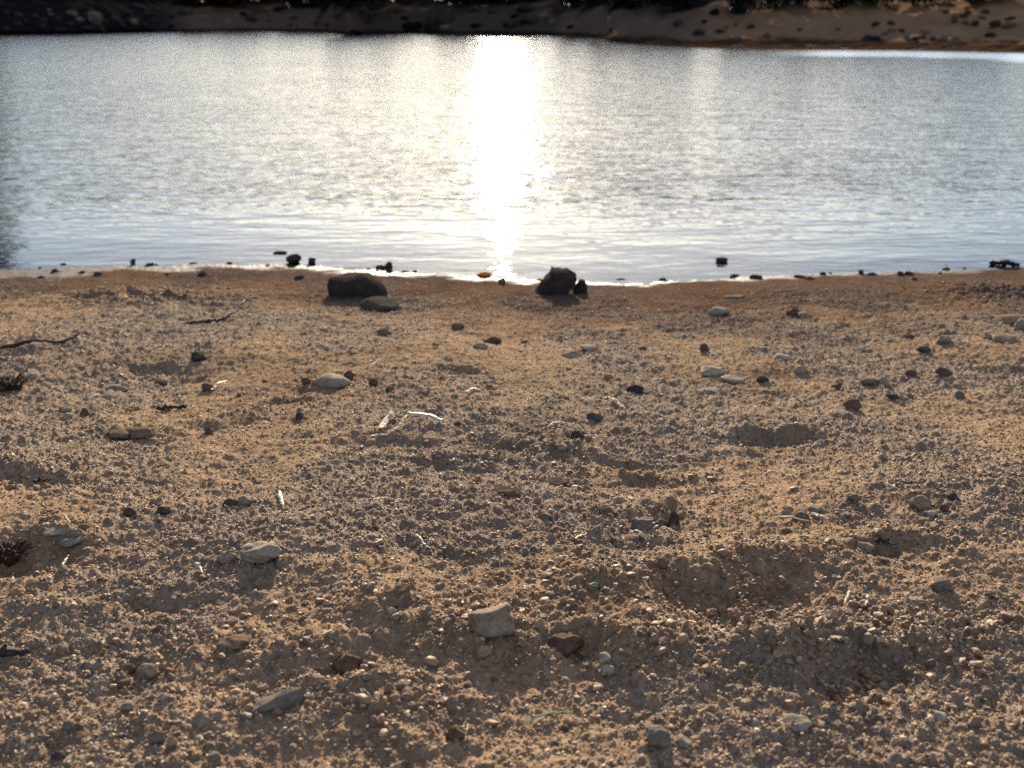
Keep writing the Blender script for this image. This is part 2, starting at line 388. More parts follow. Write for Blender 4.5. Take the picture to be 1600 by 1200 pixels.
# ------------------------------------------------------------------ the lake
def build_water():
    yr = np.concatenate([np.linspace(1.7, 4.5, 150), np.geomspace(4.55, 60, 120)])
    xr = np.concatenate([-np.geomspace(3.0, 120, 30)[::-1], np.linspace(-2.9, 2.9, 120), np.geomspace(3.0, 120, 30)])
    X, Y = np.meshgrid(xr, yr); x = X.ravel(); y = Y.ravel()
    me = np_mesh("lake_water", np.stack([x, y, 0 * x], -1), grid_faces(len(yr), len(xr)))
    off = y - shore_y(np.clip(x, -3, 3))
    amp = 0.22 + 0.18 * sstep(0.10, 0.55, off + 0.1 * vnoise(x * 1.5, y * 2, 151)) + 0.65 * sstep(0.5, 1.6, off + 0.25 * vnoise(x * 1.1, y * 1.4, 152))
    a = x / y; b = far_shore(a) - y                                   # metres in front of the far waterline
    calm = sstep(U(1150), U(1300), a) * sstep(3.6, 2.8, b + 0.5 * vnoise(x * .3, y * .3, 153))
    fattr(me, "amp", amp); fattr(me, "calm", calm)
    fattr(me, "deep", sstep(0.0, 0.35, off))
    m, n, l, p = new_mat("lake_water"); n.remove(p)
    tc = n.new("ShaderNodeTexCoord").outputs["Object"]
    def layer(sx, sy, ax, ay, detail=1.0, rot=0.0):
        mp = n.new("ShaderNodeMapping"); mp.inputs["Scale"].default_value = (sx, sy, 1); mp.inputs["Rotation"].default_value = (0, 0, R(rot))
        l.new(tc, mp.inputs[0])
        def at(off):
            v = n.new("ShaderNodeVectorMath"); v.operation = 'ADD'; l.new(mp.outputs[0], v.inputs[0]); v.inputs[1].default_value = off
            return noise(n, l, 1.0, detail, v.outputs[0], .5, 0)
        h0 = at((0, 0, 0)); e = .12
        sl = [math_n(n, l, 'MULTIPLY', math_n(n, l, 'SUBTRACT', h0, at(o)), k / e) for o, k in (((e, 0, 0), ax), ((0, e, 0), ay))]
        w = n.new("ShaderNodeCombineXYZ"); l.new(sl[0], w.inputs[0]); l.new(sl[1], w.inputs[1])
        return w.outputs[0]
    def add(a_, b_):
        v = n.new("ShaderNodeVectorMath"); v.operation = 'ADD'; l.new(a_, v.inputs[0]); l.new(b_, v.inputs[1]); return v.outputs[0]
    s = add(layer(2.2, 6.5, .04, .10, 1, 9), layer(8, 22, .070, .17, 1, -7)); s = add(s, layer(22, 52, .075, .14, 1, 13))
    gust = ramp(n, l, noise(n, l, .35, 3, tc), [(.3, (.75,) * 3), (.7, (1.15,) * 3)])
    am = math_n(n, l, 'MULTIPLY', attr(n, "amp"), gust)
    am = math_n(n, l, 'MULTIPLY', am, math_n(n, l, 'SUBTRACT', 1.0, math_n(n, l, 'MULTIPLY', attr(n, "calm"), 0.6)))
    sc = n.new("ShaderNodeVectorMath"); sc.operation = 'SCALE'; l.new(s, sc.inputs[0]); l.new(am, sc.inputs["Scale"])
    up = n.new("ShaderNodeVectorMath"); up.operation = 'ADD'; l.new(sc.outputs[0], up.inputs[0]); up.inputs[1].default_value = (0, 0, 1)
    nn = n.new("ShaderNodeVectorMath"); nn.operation = 'NORMALIZE'; l.new(up.outputs[0], nn.inputs[0])
    gl = n.new("ShaderNodeBsdfGlossy"); gl.distribution = 'BECKMANN'; gl.inputs["Color"].default_value = (1, 1, 1, 1)
    rr = n.new("ShaderNodeMapRange"); l.new(attr(n, "calm"), rr.inputs[0]); rr.inputs[3].default_value = .14; rr.inputs[4].default_value = .30
    l.new(math_n(n, l, 'MULTIPLY', rr.outputs[0], math_n(n, l, 'ADD', .25, math_n(n, l, 'MULTIPLY', attr(n, "amp"), .75))), gl.inputs["Roughness"]); l.new(nn.outputs[0], gl.inputs["Normal"])
    df = n.new("ShaderNodeBsdfDiffuse"); df.inputs["Color"].default_value = (.035, .040, .040, 1)
    tr = n.new("ShaderNodeBsdfTransparent"); tr.inputs["Color"].default_value = (.75, .70, .62, 1)
    und = n.new("ShaderNodeMixShader"); l.new(attr(n, "deep"), und.inputs[0]); l.new(tr.outputs[0], und.inputs[1]); l.new(df.outputs[0], und.inputs[2])
    fr = n.new("ShaderNodeFresnel"); fr.inputs["IOR"].default_value = 1.333; l.new(nn.outputs[0], fr.inputs["Normal"])
    mx = n.new("ShaderNodeMixShader"); l.new(fr.outputs[0], mx.inputs[0]); l.new(und.outputs[0], mx.inputs[1]); l.new(gl.outputs[0], mx.inputs[2])
    l.new(mx.outputs[0], n["Material Output"].inputs[0])
    tag(link("lake_water", me, m), "rippled lake water glittering under the low sun", kind="structure")
build_water()

# ------------------------------------------------------------------ rock shapes
def ico(sub):
    import bmesh
    bm = bmesh.new(); bmesh.ops.create_icosphere(bm, subdivisions=sub, radius=1.0)
    v = np.array([q.co[:] for q in bm.verts]); f = np.array([[q.index for q in t.verts] for t in bm.faces]); bm.free()
    return v, f
_ICO = {k: ico(k) for k in (2, 3, 4)}
def n3(v, s, seed):
    return (vnoise(v[:, 0] * s + 3.1, v[:, 1] * s + v[:, 2] * s * .7, seed) + vnoise(v[:, 1] * s - 4.2, v[:, 2] * s + v[:, 0] * s * .6 + 9, seed + 1)) * .6
def rock_verts(seed, sub=3, angular=0.6, lump=0.12):
    g = np.random.default_rng(seed); v, f = _ICO[sub]; v = v.copy()
    for _ in range(int(5 + 9 * angular)):
        nrm = g.normal(size=3); nrm /= np.linalg.norm(nrm); d = g.uniform(.62 - .14 * angular, .95)
        ex = np.clip(v @ nrm - d, 0, None); v -= ex[:, None] * nrm[None] * .96
    nv = v / np.linalg.norm(v, axis=1, keepdims=True)
    v += nv * (lump * n3(v, 1.6, seed))[:, None] + nv * (lump * .35 * n3(v, 5, seed + 7))[:, None]
    lo, hi = v.min(0), v.max(0)
    return (v - (lo + hi) / 2) / (hi - lo), f            # unit bounding box, centred
def rock_mesh(name, seed, size, sub=3, angular=.6, lump=.12, smooth=True):
    v, f = rock_verts(seed, sub, angular, lump)
    return np_mesh(name, v * np.array(size)[None], f, smooth)

_TX0, _TY0, _TS = -2.4, 0.2, 0.007
_tx = np.arange(_TX0, 2.4, _TS); _ty = np.arange(_TY0, 3.8, _TS)
_gx, _gy = np.meshgrid(_tx, _ty)
T_MACRO = macro(_gx.ravel(), _gy.ravel()).reshape(_gx.shape)
T_FULL = ground_full(_gx.ravel(), _gy.ravel())[0].reshape(_gx.shape)
def _bil(T, x, y):
    fx = min(max((x - _TX0) / _TS, 0), len(_tx) - 1.001); fy = min(max((y - _TY0) / _TS, 0), len(_ty) - 1.001)
    i, j = int(fx), int(fy); a, b = fx - i, fy - j
    return float((T[j, i] * (1 - a) + T[j, i + 1] * a) * (1 - b) + (T[j + 1, i] * (1 - a) + T[j + 1, i + 1] * a) * b)
def ground_at(x, y): return _bil(T_FULL, x, y)
def spot(u, v):
    d = ray(u, v); z = .15
    for _ in range(50):
        t = (z - CAM_Z) / d[2]; x = d[0] * t; y = d[1] * t
        z += .6 * (_bil(T_MACRO, x, y) - z)
    return float(x), float(y), float(z)
def mpp(x, y, z):     # metres per photo pixel at a point
    return (y * CP + (CAM_Z - z) * SP) / FPX

def put_stone(name, label, cat, group, x0, x1, y0, y1, matkey, seed, angular=.55, lump=.12, flat=1.0, bury=.28, sub=3, depth=.8, rz=None, on_water=False):
    u = (x0 + x1) / 2; w, h = x1 - x0, y1 - y0
    x, y, z = spot(u, y1 - .22 * h)
    if on_water:
        xx, yy = on_plane(u, y1 - .15 * h); x, y, z = float(xx), float(yy), 0.0
    k = mpp(x, y, z); sl = (CAM_Z - z) / math.hypot(math.hypot(x, y), CAM_Z - z)      # sine of view angle
    W = w * k; D = W * depth
    H = max(h * k - .55 * D * sl, .35 * h * k) / max(math.sqrt(1 - sl * sl), .5) * flat / (1 - bury)
    me = rock_mesh(name, seed, (W, D, H), sub, angular, lump)
    o = link(name, me, STONE[matkey])
    yb = y + D * .30
    z = max(ground_at(x, yb), z if on_water else -1)
    o.location = (x, yb, z + H * (.5 - bury))
    g = random.Random(seed); o.rotation_euler = (g.uniform(-.08, .08), g.uniform(-.08, .08), 0 if rz is None else rz)
    return tag(o, label, cat, group)

def outline_rock(name, label, px, depth, matkey, seed, base_v, sub_rows=9, on_water=False):
    """rock whose face was read from its photo outline; swelling body of real depth standing on the ground"""
    P = np.array(px, float); u0 = P[:, 0].mean()
    x, y, z = spot(u0, base_v)
    if on_water:
        xx, yy = on_plane(u0, base_v); x, y, z = float(xx), float(yy), 0.0
    k = mpp(x, y, z)
    # resample outline
    Q = np.vstack([P, P[:1]]); L = np.concatenate([[0], np.cumsum(np.linalg.norm(np.diff(Q, axis=0), axis=1))])
    t = np.unique(np.concatenate([L[:-1], (L[:-1] + L[1:]) / 2]))
    q = np.stack([np.interp(t, L, Q[:, 0]), np.interp(t, L, Q[:, 1])], -1)
    X = (q[:, 0] - u0) * k; Z = (base_v - q[:, 1]) * k / math.cos(R(15))
    cx, cz = X.mean(), Z.min() * .5 + Z.mean() * .5
    prof = [(-.12, .88), (-.05, .95), (.06, 1.0), (.22, .93), (.42, .80), (.64, .64), (.84, .48), (1.0, .3)]
    V = []
    for s, sc in prof:
        V.append(np.stack([cx + (X - cx) * sc, np.full_like(X, (s - .2) * depth), cz + (Z - cz) * sc], -1))
    V = np.concatenate(V); ns = len(X); F = []
    for r in range(len(prof) - 1):
        for c in range(ns): F.append((r * ns + c, r * ns + (c + 1) % ns, (r + 1) * ns + (c + 1) % ns, (r + 1) * ns + c))
    V = V + (0.045 * (X.max() - X.min())) * np.stack([n3(V / (X.max() - X.min()), 3, seed), n3(V / (X.max() - X.min()), 3, seed + 3), n3(V / (X.max() - X.min()), 3.3, seed + 6)], -1)
    c0 = V[:ns].mean(0) - np.array([0, .03 * depth, 0]); c1 = V[-ns:].mean(0)
    V = np.vstack([V, c0, c1]); a, b = len(V) - 2, len(V) - 1
    me = bpy.data.meshes.new(name)
    F = [tuple(reversed(f)) for f in F] + [(c, a, (c + 1) % ns)[::-1] for c in range(ns)] + [((len(prof) - 1) * ns + (c + 1) % ns, b, (len(prof) - 1) * ns + c)[::-1] for c in range(ns)]
    me.from_pydata([tuple(p) for p in V], [], F); me.update()
    import bmesh
    bm = bmesh.new(); bm.from_mesh(me); bmesh.ops.recalc_face_normals(bm, faces=bm.faces); bm.to_mesh(me); bm.free()
    o = link(name, me, STONE[matkey]); o.location = (x, y, z - .004)
    return tag(o, label, "stone")

# waterline rocks
outline_rock("stone", "big dark pointed rock leaning at the waterline right of the sun glitter",
    [(833, 455), (838, 447), (847, 432), (861, 423), (860, 414), (867, 417), (887, 416), (897, 422), (900, 432), (897, 441), (880, 450), (862, 454)], .16, 'purple', 11, 455)
outline_rock("stone", "small dark triangular rock tucked against the big pointed one",
    [(894, 457), (895, 448), (901, 439), (905, 433), (913, 434), (917, 443), (918, 453), (910, 457)], .06, 'purple', 12, 456)
outline_rock("stone", "wide dark slab of rock with a slanting right side at the water's edge",
    [(515, 457), (514, 440), (519, 428), (545, 427), (566, 424), (575, 425), (590, 433), (604, 444), (607, 455), (590, 457), (560, 458)], .15, 'slab', 13, 457)
put_stone("stone", "low rounded olive grey stone below the wide dark slab", "stone", None, 560, 623, 465, 487, 'olive', 14, .35, .08, sub=4, bury=.4)

# ------------------------------------------------------------------ stones one can point to
S = [
 # name, label, x0, x1, y0, y1, colour, angular
 ("stone", "dark blocky stone standing in the shallow water left of centre", 445, 471, 398, 413, 'wetdark', .8, 1),
 ("stone", "thin flat dark stone awash beside the blocky one in the shallows", 426, 448, 392, 397, 'wetdark', .4, 1),
 ("stone", "small dark knob of stone right of the blocky one in the shallows", 481, 493, 403, 413, 'wetdark', .6, 1),
 ("stone", "low dark stone at the water's edge left of the sun glitter", 586, 602, 414, 420, 'wetdark', .6, 1),
 ("stone", "upright dark chip at the water's edge behind the slab", 600, 613, 410, 420, 'wetdark', .7, 1),
 ("stone", "lone dark stone in the water to the right", 1119, 1138, 402, 411, 'black', .6, 1),
 ("pebble", "orange pebble at the foot of the sun glitter", 744, 768, 424, 433, 'orange', .4, 1),
 ("pebble", "grey pebble on wet sand just right of the orange one", 778, 790, 435, 444, 'grey', .5, 0),
 ("stone", "small dark stone on the wet strip at far left", 202, 212, 405, 414, 'wetdark', .7, 1),
 ("stone", "dark low stone on the wet strip below the left shallows", 308, 322, 425, 432, 'wetdark', .5, 0),
 ("stone", "dark flat stone on the wet strip near the left edge", 145, 160, 425, 431, 'wetdark', .5, 0),
 ("stone", "dark round stone at the waterline on the right", 1341, 1350, 422, 429, 'wetdark', .4, 1),
 ("stone", "pair of dark lumps on the right waterline, the left one", 1402, 1414, 424, 432, 'wetdark', .5, 0),
 ("stone", "pair of dark lumps on the right waterline, the right one", 1414, 1428, 424, 431, 'wetdark', .5, 0),
 ("stone", "flat bluish grey stone half sunk in the damp sand on the right", 1133, 1166, 459, 466, 'grey', .3, 0),
 ("stone", "pale domed stone in the damp sand right of centre", 1108, 1142, 478, 496, 'pale', .3, 0),
 ("stone", "brown stone standing beside a paler one on the upper right beach", 1230, 1252, 481, 495, 'brown', .6, 0),
 ("stone", "tan low stone against the brown one on the upper right beach", 1248, 1271, 487, 497, 'tan', .5, 0),
 ("stone", "yellowish stone at the right edge of the upper beach", 1567, 1593, 490, 505, 'yellow', .7, 0),
 ("stone", "pale stone cut by the right edge below the yellowish one", 1588, 1606, 502, 518, 'pale', .6, 0),
 ("stone", "broad tan stone at the right edge, lowest of three", 1552, 1600, 521, 537, 'tan', .6, 0),
 ("stone", "small pale stone left of the broad tan one near the right edge", 1537, 1554, 521, 531, 'pale', .6, 0),
 ("stone", "dark flat stone on the upper right beach", 1410, 1430, 521, 529, 'dark', .5, 0),
 ("stone", "tan angular stone on the upper right beach", 1464, 1489, 524, 538, 'tan', .7, 0),
 ("stone", "dark teal stone on the right beach", 1434, 1455, 541, 552, 'teal', .5, 0),
 ("stone", "bright white chip above the pale slanted stone", 1211, 1237, 552, 561, 'white', .6, 0),
 ("stone", "pale slanted stone with a bright top right of centre", 1095, 1134, 572, 587, 'white', .7, 0),
 ("stone", "flat buff slab just right of the pale slanted stone", 1129, 1166, 587, 597, 'pale', .4, 0),
 ("stone", "dark angular stone right of the flat buff slab", 1182, 1202, 587, 598, 'black', .7, 0),
 ("stone", "thin flat buff stone below the pale slanted stone", 1100, 1128, 604, 611, 'pale', .4, 0),
 ("stone", "grey white stone on the middle right beach", 1240, 1263, 571, 583, 'pale', .5, 0),
 ("stone", "brown stone left of the larger rounded brown one", 1416, 1436, 575, 587, 'brown', .6, 0),
 ("stone", "rounded brown stone on the right beach", 1464, 1490, 575, 591, 'brown', .5, 0),
 ("stone", "grey stone, left one of a touching grey pair", 1346, 1373, 589, 603, 'grey', .7, 0),
 ("stone", "pale grey stone, right one of a touching grey pair", 1371, 1393, 587, 604, 'pale', .6, 0),
 ("stone", "black flat stone below the touching grey pair", 1385, 1406, 616, 624, 'black', .4, 0),
 ("stone", "red brown stone with a dark face on the right beach", 1319, 1346, 625, 643, 'red', .7, 0),
 ("stone", "small brown stone above the red brown one", 1302, 1316, 598, 608, 'brown', .5, 0),
 ("stone", "bluish grey stone near the right edge at mid beach", 1494, 1510, 611, 624, 'grey', .5, 0),
 ("stone", "round tan stone at the end of a dark furrow", 1273, 1293, 671, 687, 'tan', .3, 0),
 ("stone", "small dark round stone on the right upper middle beach", 1093, 1108, 538, 552, 'brown', .4, 0),
 ("stone", "brown peaked stone resting on a pale one near the centre", 754, 784, 523, 538, 'brown', .7, 0),
 ("stone", "pale stone under the left side of the brown peaked one", 738, 762, 533, 545, 'pale', .5, 0),
 ("stone", "dirt coloured lump above centre", 704, 726, 503, 515, 'clod', .4, 0),
 ("stone", "dirt coloured lump left of centre below the slab", 588, 612, 513, 525, 'clod', .4, 0),
 ("stone", "pale flat shard, upper right end of two thin slabs", 905, 940, 537, 550, 'pale', .7, 0),
 ("stone", "pale flat shard, lower left end of two thin slabs", 879, 910, 545, 558, 'pale', .6, 0),
 ("stone", "dark reddish stone at mid beach right of centre", 980, 1007, 599, 614, 'purple', .6, 0),
 ("stone", "black teal fragment with a sharp edge near the centre", 917, 943, 644, 657, 'teal', .9, 0),
 ("pebble", "small brown pebble left of a pale gravel hump", 536, 552, 579, 591, 'brown', .4, 0),
 ("pebble", "small dark pebble right of a pale gravel hump", 575, 590, 589, 601, 'brown', .4, 0),
 ("pebble", "tan pebble right and below the small dark one", 602, 616, 600, 611, 'clod', .4, 0),
 ("stone", "broad pale crusty stone left of centre", 485, 546, 584, 608, 'pale', .4, 0),
 ("pebble", "dark pebble at the left end of the broad crusty stone", 470, 485, 590, 601, 'brown', .5, 0),
 ("stone", "dark stone alone on the upper left beach", 296, 320, 548, 565, 'dark', .7, 0),
 ("stone", "white flat stone beside the dead tuft", 38, 60, 582, 591, 'white', .5, 0),
 ("stone", "grey stone on the left beach above a pale flat pair", 240, 261, 590, 601, 'grey', .5, 0),
 ("stone", "dark grey clod on the left beach", 161, 197, 598, 613, 'grey', .5, 0),
 ("stone", "pale flat stone, left one of a pale pair on the left beach", 131, 155, 612, 620, 'white', .4, 0),
 ("stone", "pale flat stone, right one of a pale pair on the left beach", 156, 182, 611, 621, 'pale', .4, 0),
 ("pebble", "dark round pebble with a straw beside it on the left", 313, 333, 599, 613, 'brown', .4, 0),
 ("stone", "tan stone, upper one of two stacked low stones at left", 88, 109, 633, 645, 'tan', .6, 0),
 ("stone", "pale stone, lower one of two stacked low stones at left", 90, 110, 643, 653, 'pale', .5, 0),
 ("stone", "brown pointed stone right of the two stacked low stones", 122, 138, 636, 650, 'brown', .8, 0),
 ("stone", "long dirt clod lying left of the straw pieces", 160, 200, 668, 685, 'clod', .4, 0),
 ("stone", "shorter dirt clod touching the long one", 198, 234, 669, 686, 'clod', .5, 0),
 ("pebble", "white pebble left of the long dirt clod", 119, 132, 671, 679, 'white', .4, 0),
 ("pebble", "dark round pebble between the clods and the straw pieces", 318, 333, 666, 678, 'brown', .4, 0),
 ("pebble", "dark pebble right of a gravel hump at left", 461, 473, 643, 656, 'dark', .5, 0),
 ("stone", "pale grey stone at the lower right of the central clod heap", 867, 887, 692, 705, 'pale', .5, 0),
 ("stone", "dark stone at the upper right of the central clod heap", 892, 913, 671, 687, 'dark', .6, 0),
 ("stone", "whitish knobbly stone at lower left", 370, 440, 847, 885, 'pale', .7, 0),
 ("stone", "brown knob touching the left end of the whitish knobbly stone", 337, 372, 863, 885, 'tan', .4, 0),
 ("stone", "dark stone, left one of two dark lumps at left", 190, 212, 792, 806, 'dark', .6, 0),
 ("stone", "dark stone, right one of two dark lumps at left", 244, 264, 789, 804, 'dark', .7, 0),
 ("stone", "tan round stone beside a dark lump left of centre", 370, 392, 772, 789, 'tan', .3, 0),
 ("stone", "dark lump left of the tan round stone", 348, 371, 777, 790, 'dark', .6, 0),
 ("stone", "grey lump above the dark hollow at the left edge", 82, 129, 841, 858, 'grey', .4, 0),
 ("stone", "pale flat stone at the left edge above the dark hollow", 65, 106, 828, 841, 'pale', .3, 0),
 ("stone", "dark clod at the centre of the beach", 850, 889, 743, 760, 'brown', .6, 0),
 ("stone", "flat dark clod left of the centre clod", 770, 812, 762, 775, 'brown', .5, 0),
 ("stone", "brown round clod above the big churned hollow", 1019, 1047, 870, 887, 'clod', .3, 0),
 ("stone", "brown smaller clod left of the round one above the hollow", 984, 1007, 882, 894, 'clod', .4, 0),
 ("stone", "dirt covered lump on the hump left of the big hollow", 600, 641, 914, 933, 'clod', .4, 0),
 ("pebble", "white pebble on the lower left of centre", 527, 543, 903, 912, 'white', .4, 0),
 ("pebble", "cream pebble below the dirt covered lump", 604, 617, 947, 957, 'white', .4, 0),
 ("stone", "grey block, left one of the row across the small footprint", 988, 1024, 805, 831, 'grey', .7, 0),
 ("stone", "grey block, middle one of the row across the small footprint", 1022, 1044, 808, 827, 'grey', .6, 0),
 ("stone", "grey block, right one of the row across the small footprint", 1043, 1062, 800, 826, 'dark', .7, 0),
 ("stone", "round tan stone standing proud on the right", 1426, 1459, 771, 797, 'tan', .25, 0),
 ("pebble", "white pebble below the round tan stone", 1447, 1466, 795, 806, 'white', .4, 0),
 ("stone", "dark pointed stone right of the round tan stone", 1483, 1502, 765, 779, 'dark', .8, 0),
 ("pebble", "brown pebble between the round tan and dark pointed stones", 1470, 1486, 783, 795, 'brown', .5, 0),
 ("stone", "brown clod by the white straw on the right", 1239, 1267, 796, 813, 'clod', .5, 0),
 ("stone", "pale stone behind the white straw on the right", 1263, 1286, 788, 800, 'pale', .5, 0),
 ("pebble", "round mauve pebble left of the round tan stone", 1325, 1344, 768, 783, 'grey', .3, 0),
 ("stone", "buff lump at the left end of the row of clods on the right", 1336, 1370, 845, 864, 'tan', .4, 0),
 ("stone", "grey smooth stone alone at lower right", 1459, 1491, 906, 928, 'grey', .3, 0),
 ("stone", "cream flat stone at lower right beside the big hollow", 1423, 1447, 933, 943, 'pale', .4, 0),
 ("stone", "big tan stone in the near centre with a steep dark side", 731, 806, 953, 1003, 'tan', .6, 0),
 ("stone", "tan round stone, right one of three in the near left", 210, 246, 1031, 1058, 'tan', .3, 0),
 ("stone", "brown stone, upper left one of three in the near left", 180, 208, 1034, 1051, 'brown', .4, 0),
 ("stone", "dark brown stone, lowest of three in the near left", 179, 204, 1056, 1073, 'brown', .4, 0),
 ("stone", "ragged tan clod in the near left of centre", 332, 387, 990, 1016, 'clod', .6, 0),
 ("stone", "dark overhanging stone in the near centre left", 518, 562, 1026, 1056, 'brown', .6, 0),
 ("stone", "dark grey stone in the bottom left corner", 74, 101, 1174, 1192, 'dark', .5, 0),
 ("pebble", "grey pebble near the bottom left", 94, 117, 1126, 1144, 'grey', .3, 0),
 ("pebble", "grey angular pebble left of a yellow one near the bottom", 229, 256, 1138, 1161, 'grey', .7, 0),
 ("pebble", "yellow pebble near the bottom left", 259, 276, 1146, 1166, 'yellow', .4, 0),
 ("pebble", "tan pebble above the grey and yellow ones near the bottom", 188, 208, 1098, 1112, 'tan', .3, 0),
 ("pebble", "cream pebble near the flat grey shard", 244, 264, 1086, 1098, 'pale', .4, 0),
 ("pebble", "grey pebble at the bottom edge below the flat shard", 321, 344, 1176, 1192, 'grey', .5, 0),
 ("stone", "smooth round brown stone near the bottom centre", 696, 727, 1135, 1159, 'brown', .2, 0),
 ("stone", "grey and white stone near the bottom right of centre", 1010, 1051, 1140, 1178, 'grey', .4, 0),
 ("pebble", "pale pebble right of the grey and white stone", 1056, 1083, 1149, 1168, 'pale', .5, 0),
 ("pebble", "white pebble, upper one of a white pair below the clod", 936, 956, 1021, 1036, 'white', .3, 0),
 ("pebble", "white pebble, lower one of a white pair below the clod", 939, 963, 1036, 1053, 'white', .4, 0),
 ("stone", "dark soil clod left of the white pair", 857, 915, 990, 1028, 'brown', .5, 0),
 ("pebble", "cream pebble in the lower right corner area", 1459, 1484, 1106, 1121, 'white', .3, 0),
 ("pebble", "cream pebble on the near right hump", 1366, 1391, 987, 998, 'white', .3, 0),
 ("stone", "long pale stone flush with the sand at lower right", 1229, 1272, 1121, 1141, 'pale', .2, 0),
]
for i, (nm, lab, a, b, c, d, key, ang, wat) in enumerate(S):
    put_stone(nm, lab, "pebble" if nm == "pebble" else "stone", None, a, b, c, d, key, 200 + 13 * i, ang, (.40 if 'knobbly' in lab else .26) if key == 'clod' or 'knobbly' in lab else .19,
              on_water=bool(wat), sub=4 if (b - a) > 30 and c > 700 else 3, depth=.75 if wat else .85, bury=.30)

# flat shard in the near left
def shard():
    pts = [(394, 1117), (402, 1101), (420, 1092), (445, 1088), (473, 1084), (468, 1094), (440, 1105), (415, 1114)]
    V = []; zt = []
    for u, v in pts:
        x, y, z = spot(u, v); V.append((x, y, ground_at(x, y)))
    zz = max(p[2] for p in V) + .003
    n = len(V); top = [(x, y, zz + .004 * (i in (3, 4))) for i, (x, y, z) in enumerate(V)]; bot = [(x + .001, y + .001, zz - .008) for x, y, z in V]
    c = tuple(np.mean(top, 0) + np.array([0, 0, .002]))
    me = bpy.data.meshes.new("slate_shard")
    me.from_pydata(top + bot + [c], [], [(i, (i + 1) % n, 2 * n) for i in range(n)] + [((i + 1) % n, i, n + i, n + (i + 1) % n) for i in range(n)] + [tuple(range(2 * n - 1, n - 1, -1))])
    tag(link("slate_shard", me, STONE['grey']), "flat grey shard of slate lying tilted in the near left", "stone")
shard()

# ------------------------------------------------------------------ sticks, straw, tufts
def tube(path, radii, ns=6):
    P = np.array(path, float); V = []; F = []
    for i, p in enumerate(P):
        t = P[min(i + 1, len(P) - 1)] - P[max(i - 1, 0)]; t /= np.linalg.norm(t) + 1e-9
        a = np.cross(t, [0.1, .2, 1.0]); a /= np.linalg.norm(a) + 1e-9; b = np.cross(t, a)
        for k in range(ns):
            w = 2 * math.pi * k / ns; V.append(p + radii[i] * (math.cos(w) * a + math.sin(w) * b))
    for i in range(len(P) - 1):
        for k in range(ns): F.append((i * ns + k, i * ns + (k + 1) % ns, (i + 1) * ns + (k + 1) % ns, (i + 1) * ns + k))
    F.append(tuple(range(ns))[::-1]); F.append(tuple((len(P) - 1) * ns + k for k in range(ns)))
    return V, F
def pix_path(px, lift, seg=5, wob=.0015, seed=0):
    g = np.random.default_rng(seed); W = []
    for (u, v), lf in zip(px, lift):
        x, y, z = spot(u, v); W.append((x, y, max(ground_at(x, y), 0.0) + lf))
    W = np.array(W); t = np.linspace(0, len(W) - 1, (len(W) - 1) * seg + 1)
    Q = np.stack([np.interp(t, np.arange(len(W)), W[:, k]) for k in range(3)], -1)
    Q[1:-1] += g.normal(size=(len(Q) - 2, 3)) * wob
    return Q
def stick(name, label, cat, px, lift, r0, r1, mat, seed=0, ns=7, wob=.0015, group=None, seg=5):
    Q = pix_path(px, lift, seg, wob, seed); g = np.random.default_rng(seed + 5)
    rad = np.linspace(r0, r1, len(Q)) * (1 + .18 * g.normal(size=len(Q)))
    V, F = tube(Q, np.clip(rad, r1 * .4, None), ns)
    o3 = np.mean(Q, 0); me = bpy.data.meshes.new(name); me.from_pydata([tuple(v - o3) for v in V], [], F); me.update()
    me.polygons.foreach_set("use_smooth", np.ones(len(me.polygons), bool))
    o = link(name, me, mat); o.location = o3
    return tag(o, label, cat, group)
stick("stick", "long thin dark stick lying at the left edge of the beach", "stick", [(-12, 547), (20, 543), (55, 539), (95, 537), (115, 532), (126, 528)], [.004, .008, .008, .007, .007, .012], .0040, .0018, MAT_STICK, 1, wob=.0008)
stick("stick", "dark bent stick with one end raised on the upper left beach", "stick", [(290, 505), (318, 503), (340, 502), (352, 500), (366, 496), (384, 487)], [.003, .005, .006, .008, .012, .03], .0040, .0024, MAT_STICK, 2, wob=.0008)
stick("driftwood", "short black piece of driftwood at the right waterline", "driftwood", [(1546, 414), (1560, 415), (1575, 416), (1592, 417)], [.006, .008, .008, .005], .009, .006, MAT_DRIFT, 3)
stick("stick", "short dark twig lying left of the small gravel hump", "stick", [(246, 642), (262, 640), (280, 638), (292, 636)], [.004, .005, .005, .003], .0035, .002, MAT_STICK, 4)
stick("stick", "dark stick end entering from the left near the bottom", "stick", [(-14, 1032), (10, 1029), (30, 1026), (48, 1023)], [.004, .005, .005, .004], .0035, .002, MAT_STICK, 5)
stick("stick", "thin dark twig right of the buff lump on the right", "stick", [(1368, 850), (1382, 853), (1398, 856)], [.008, .008, .006], .0016, .0008, MAT_STICK, 6)
stick("stick", "thin dark twig on the smooth sand at left", "stick", [(52, 752), (66, 750), (80, 748)], [.003, .004, .003], .0014, .0008, MAT_STICK, 7)
stick("stick", "thin dark twig above the round tan stone on the right", "stick", [(1396, 754), (1418, 757), (1444, 756)], [.003, .003, .003], .0012, .0007, MAT_STICK, 8)

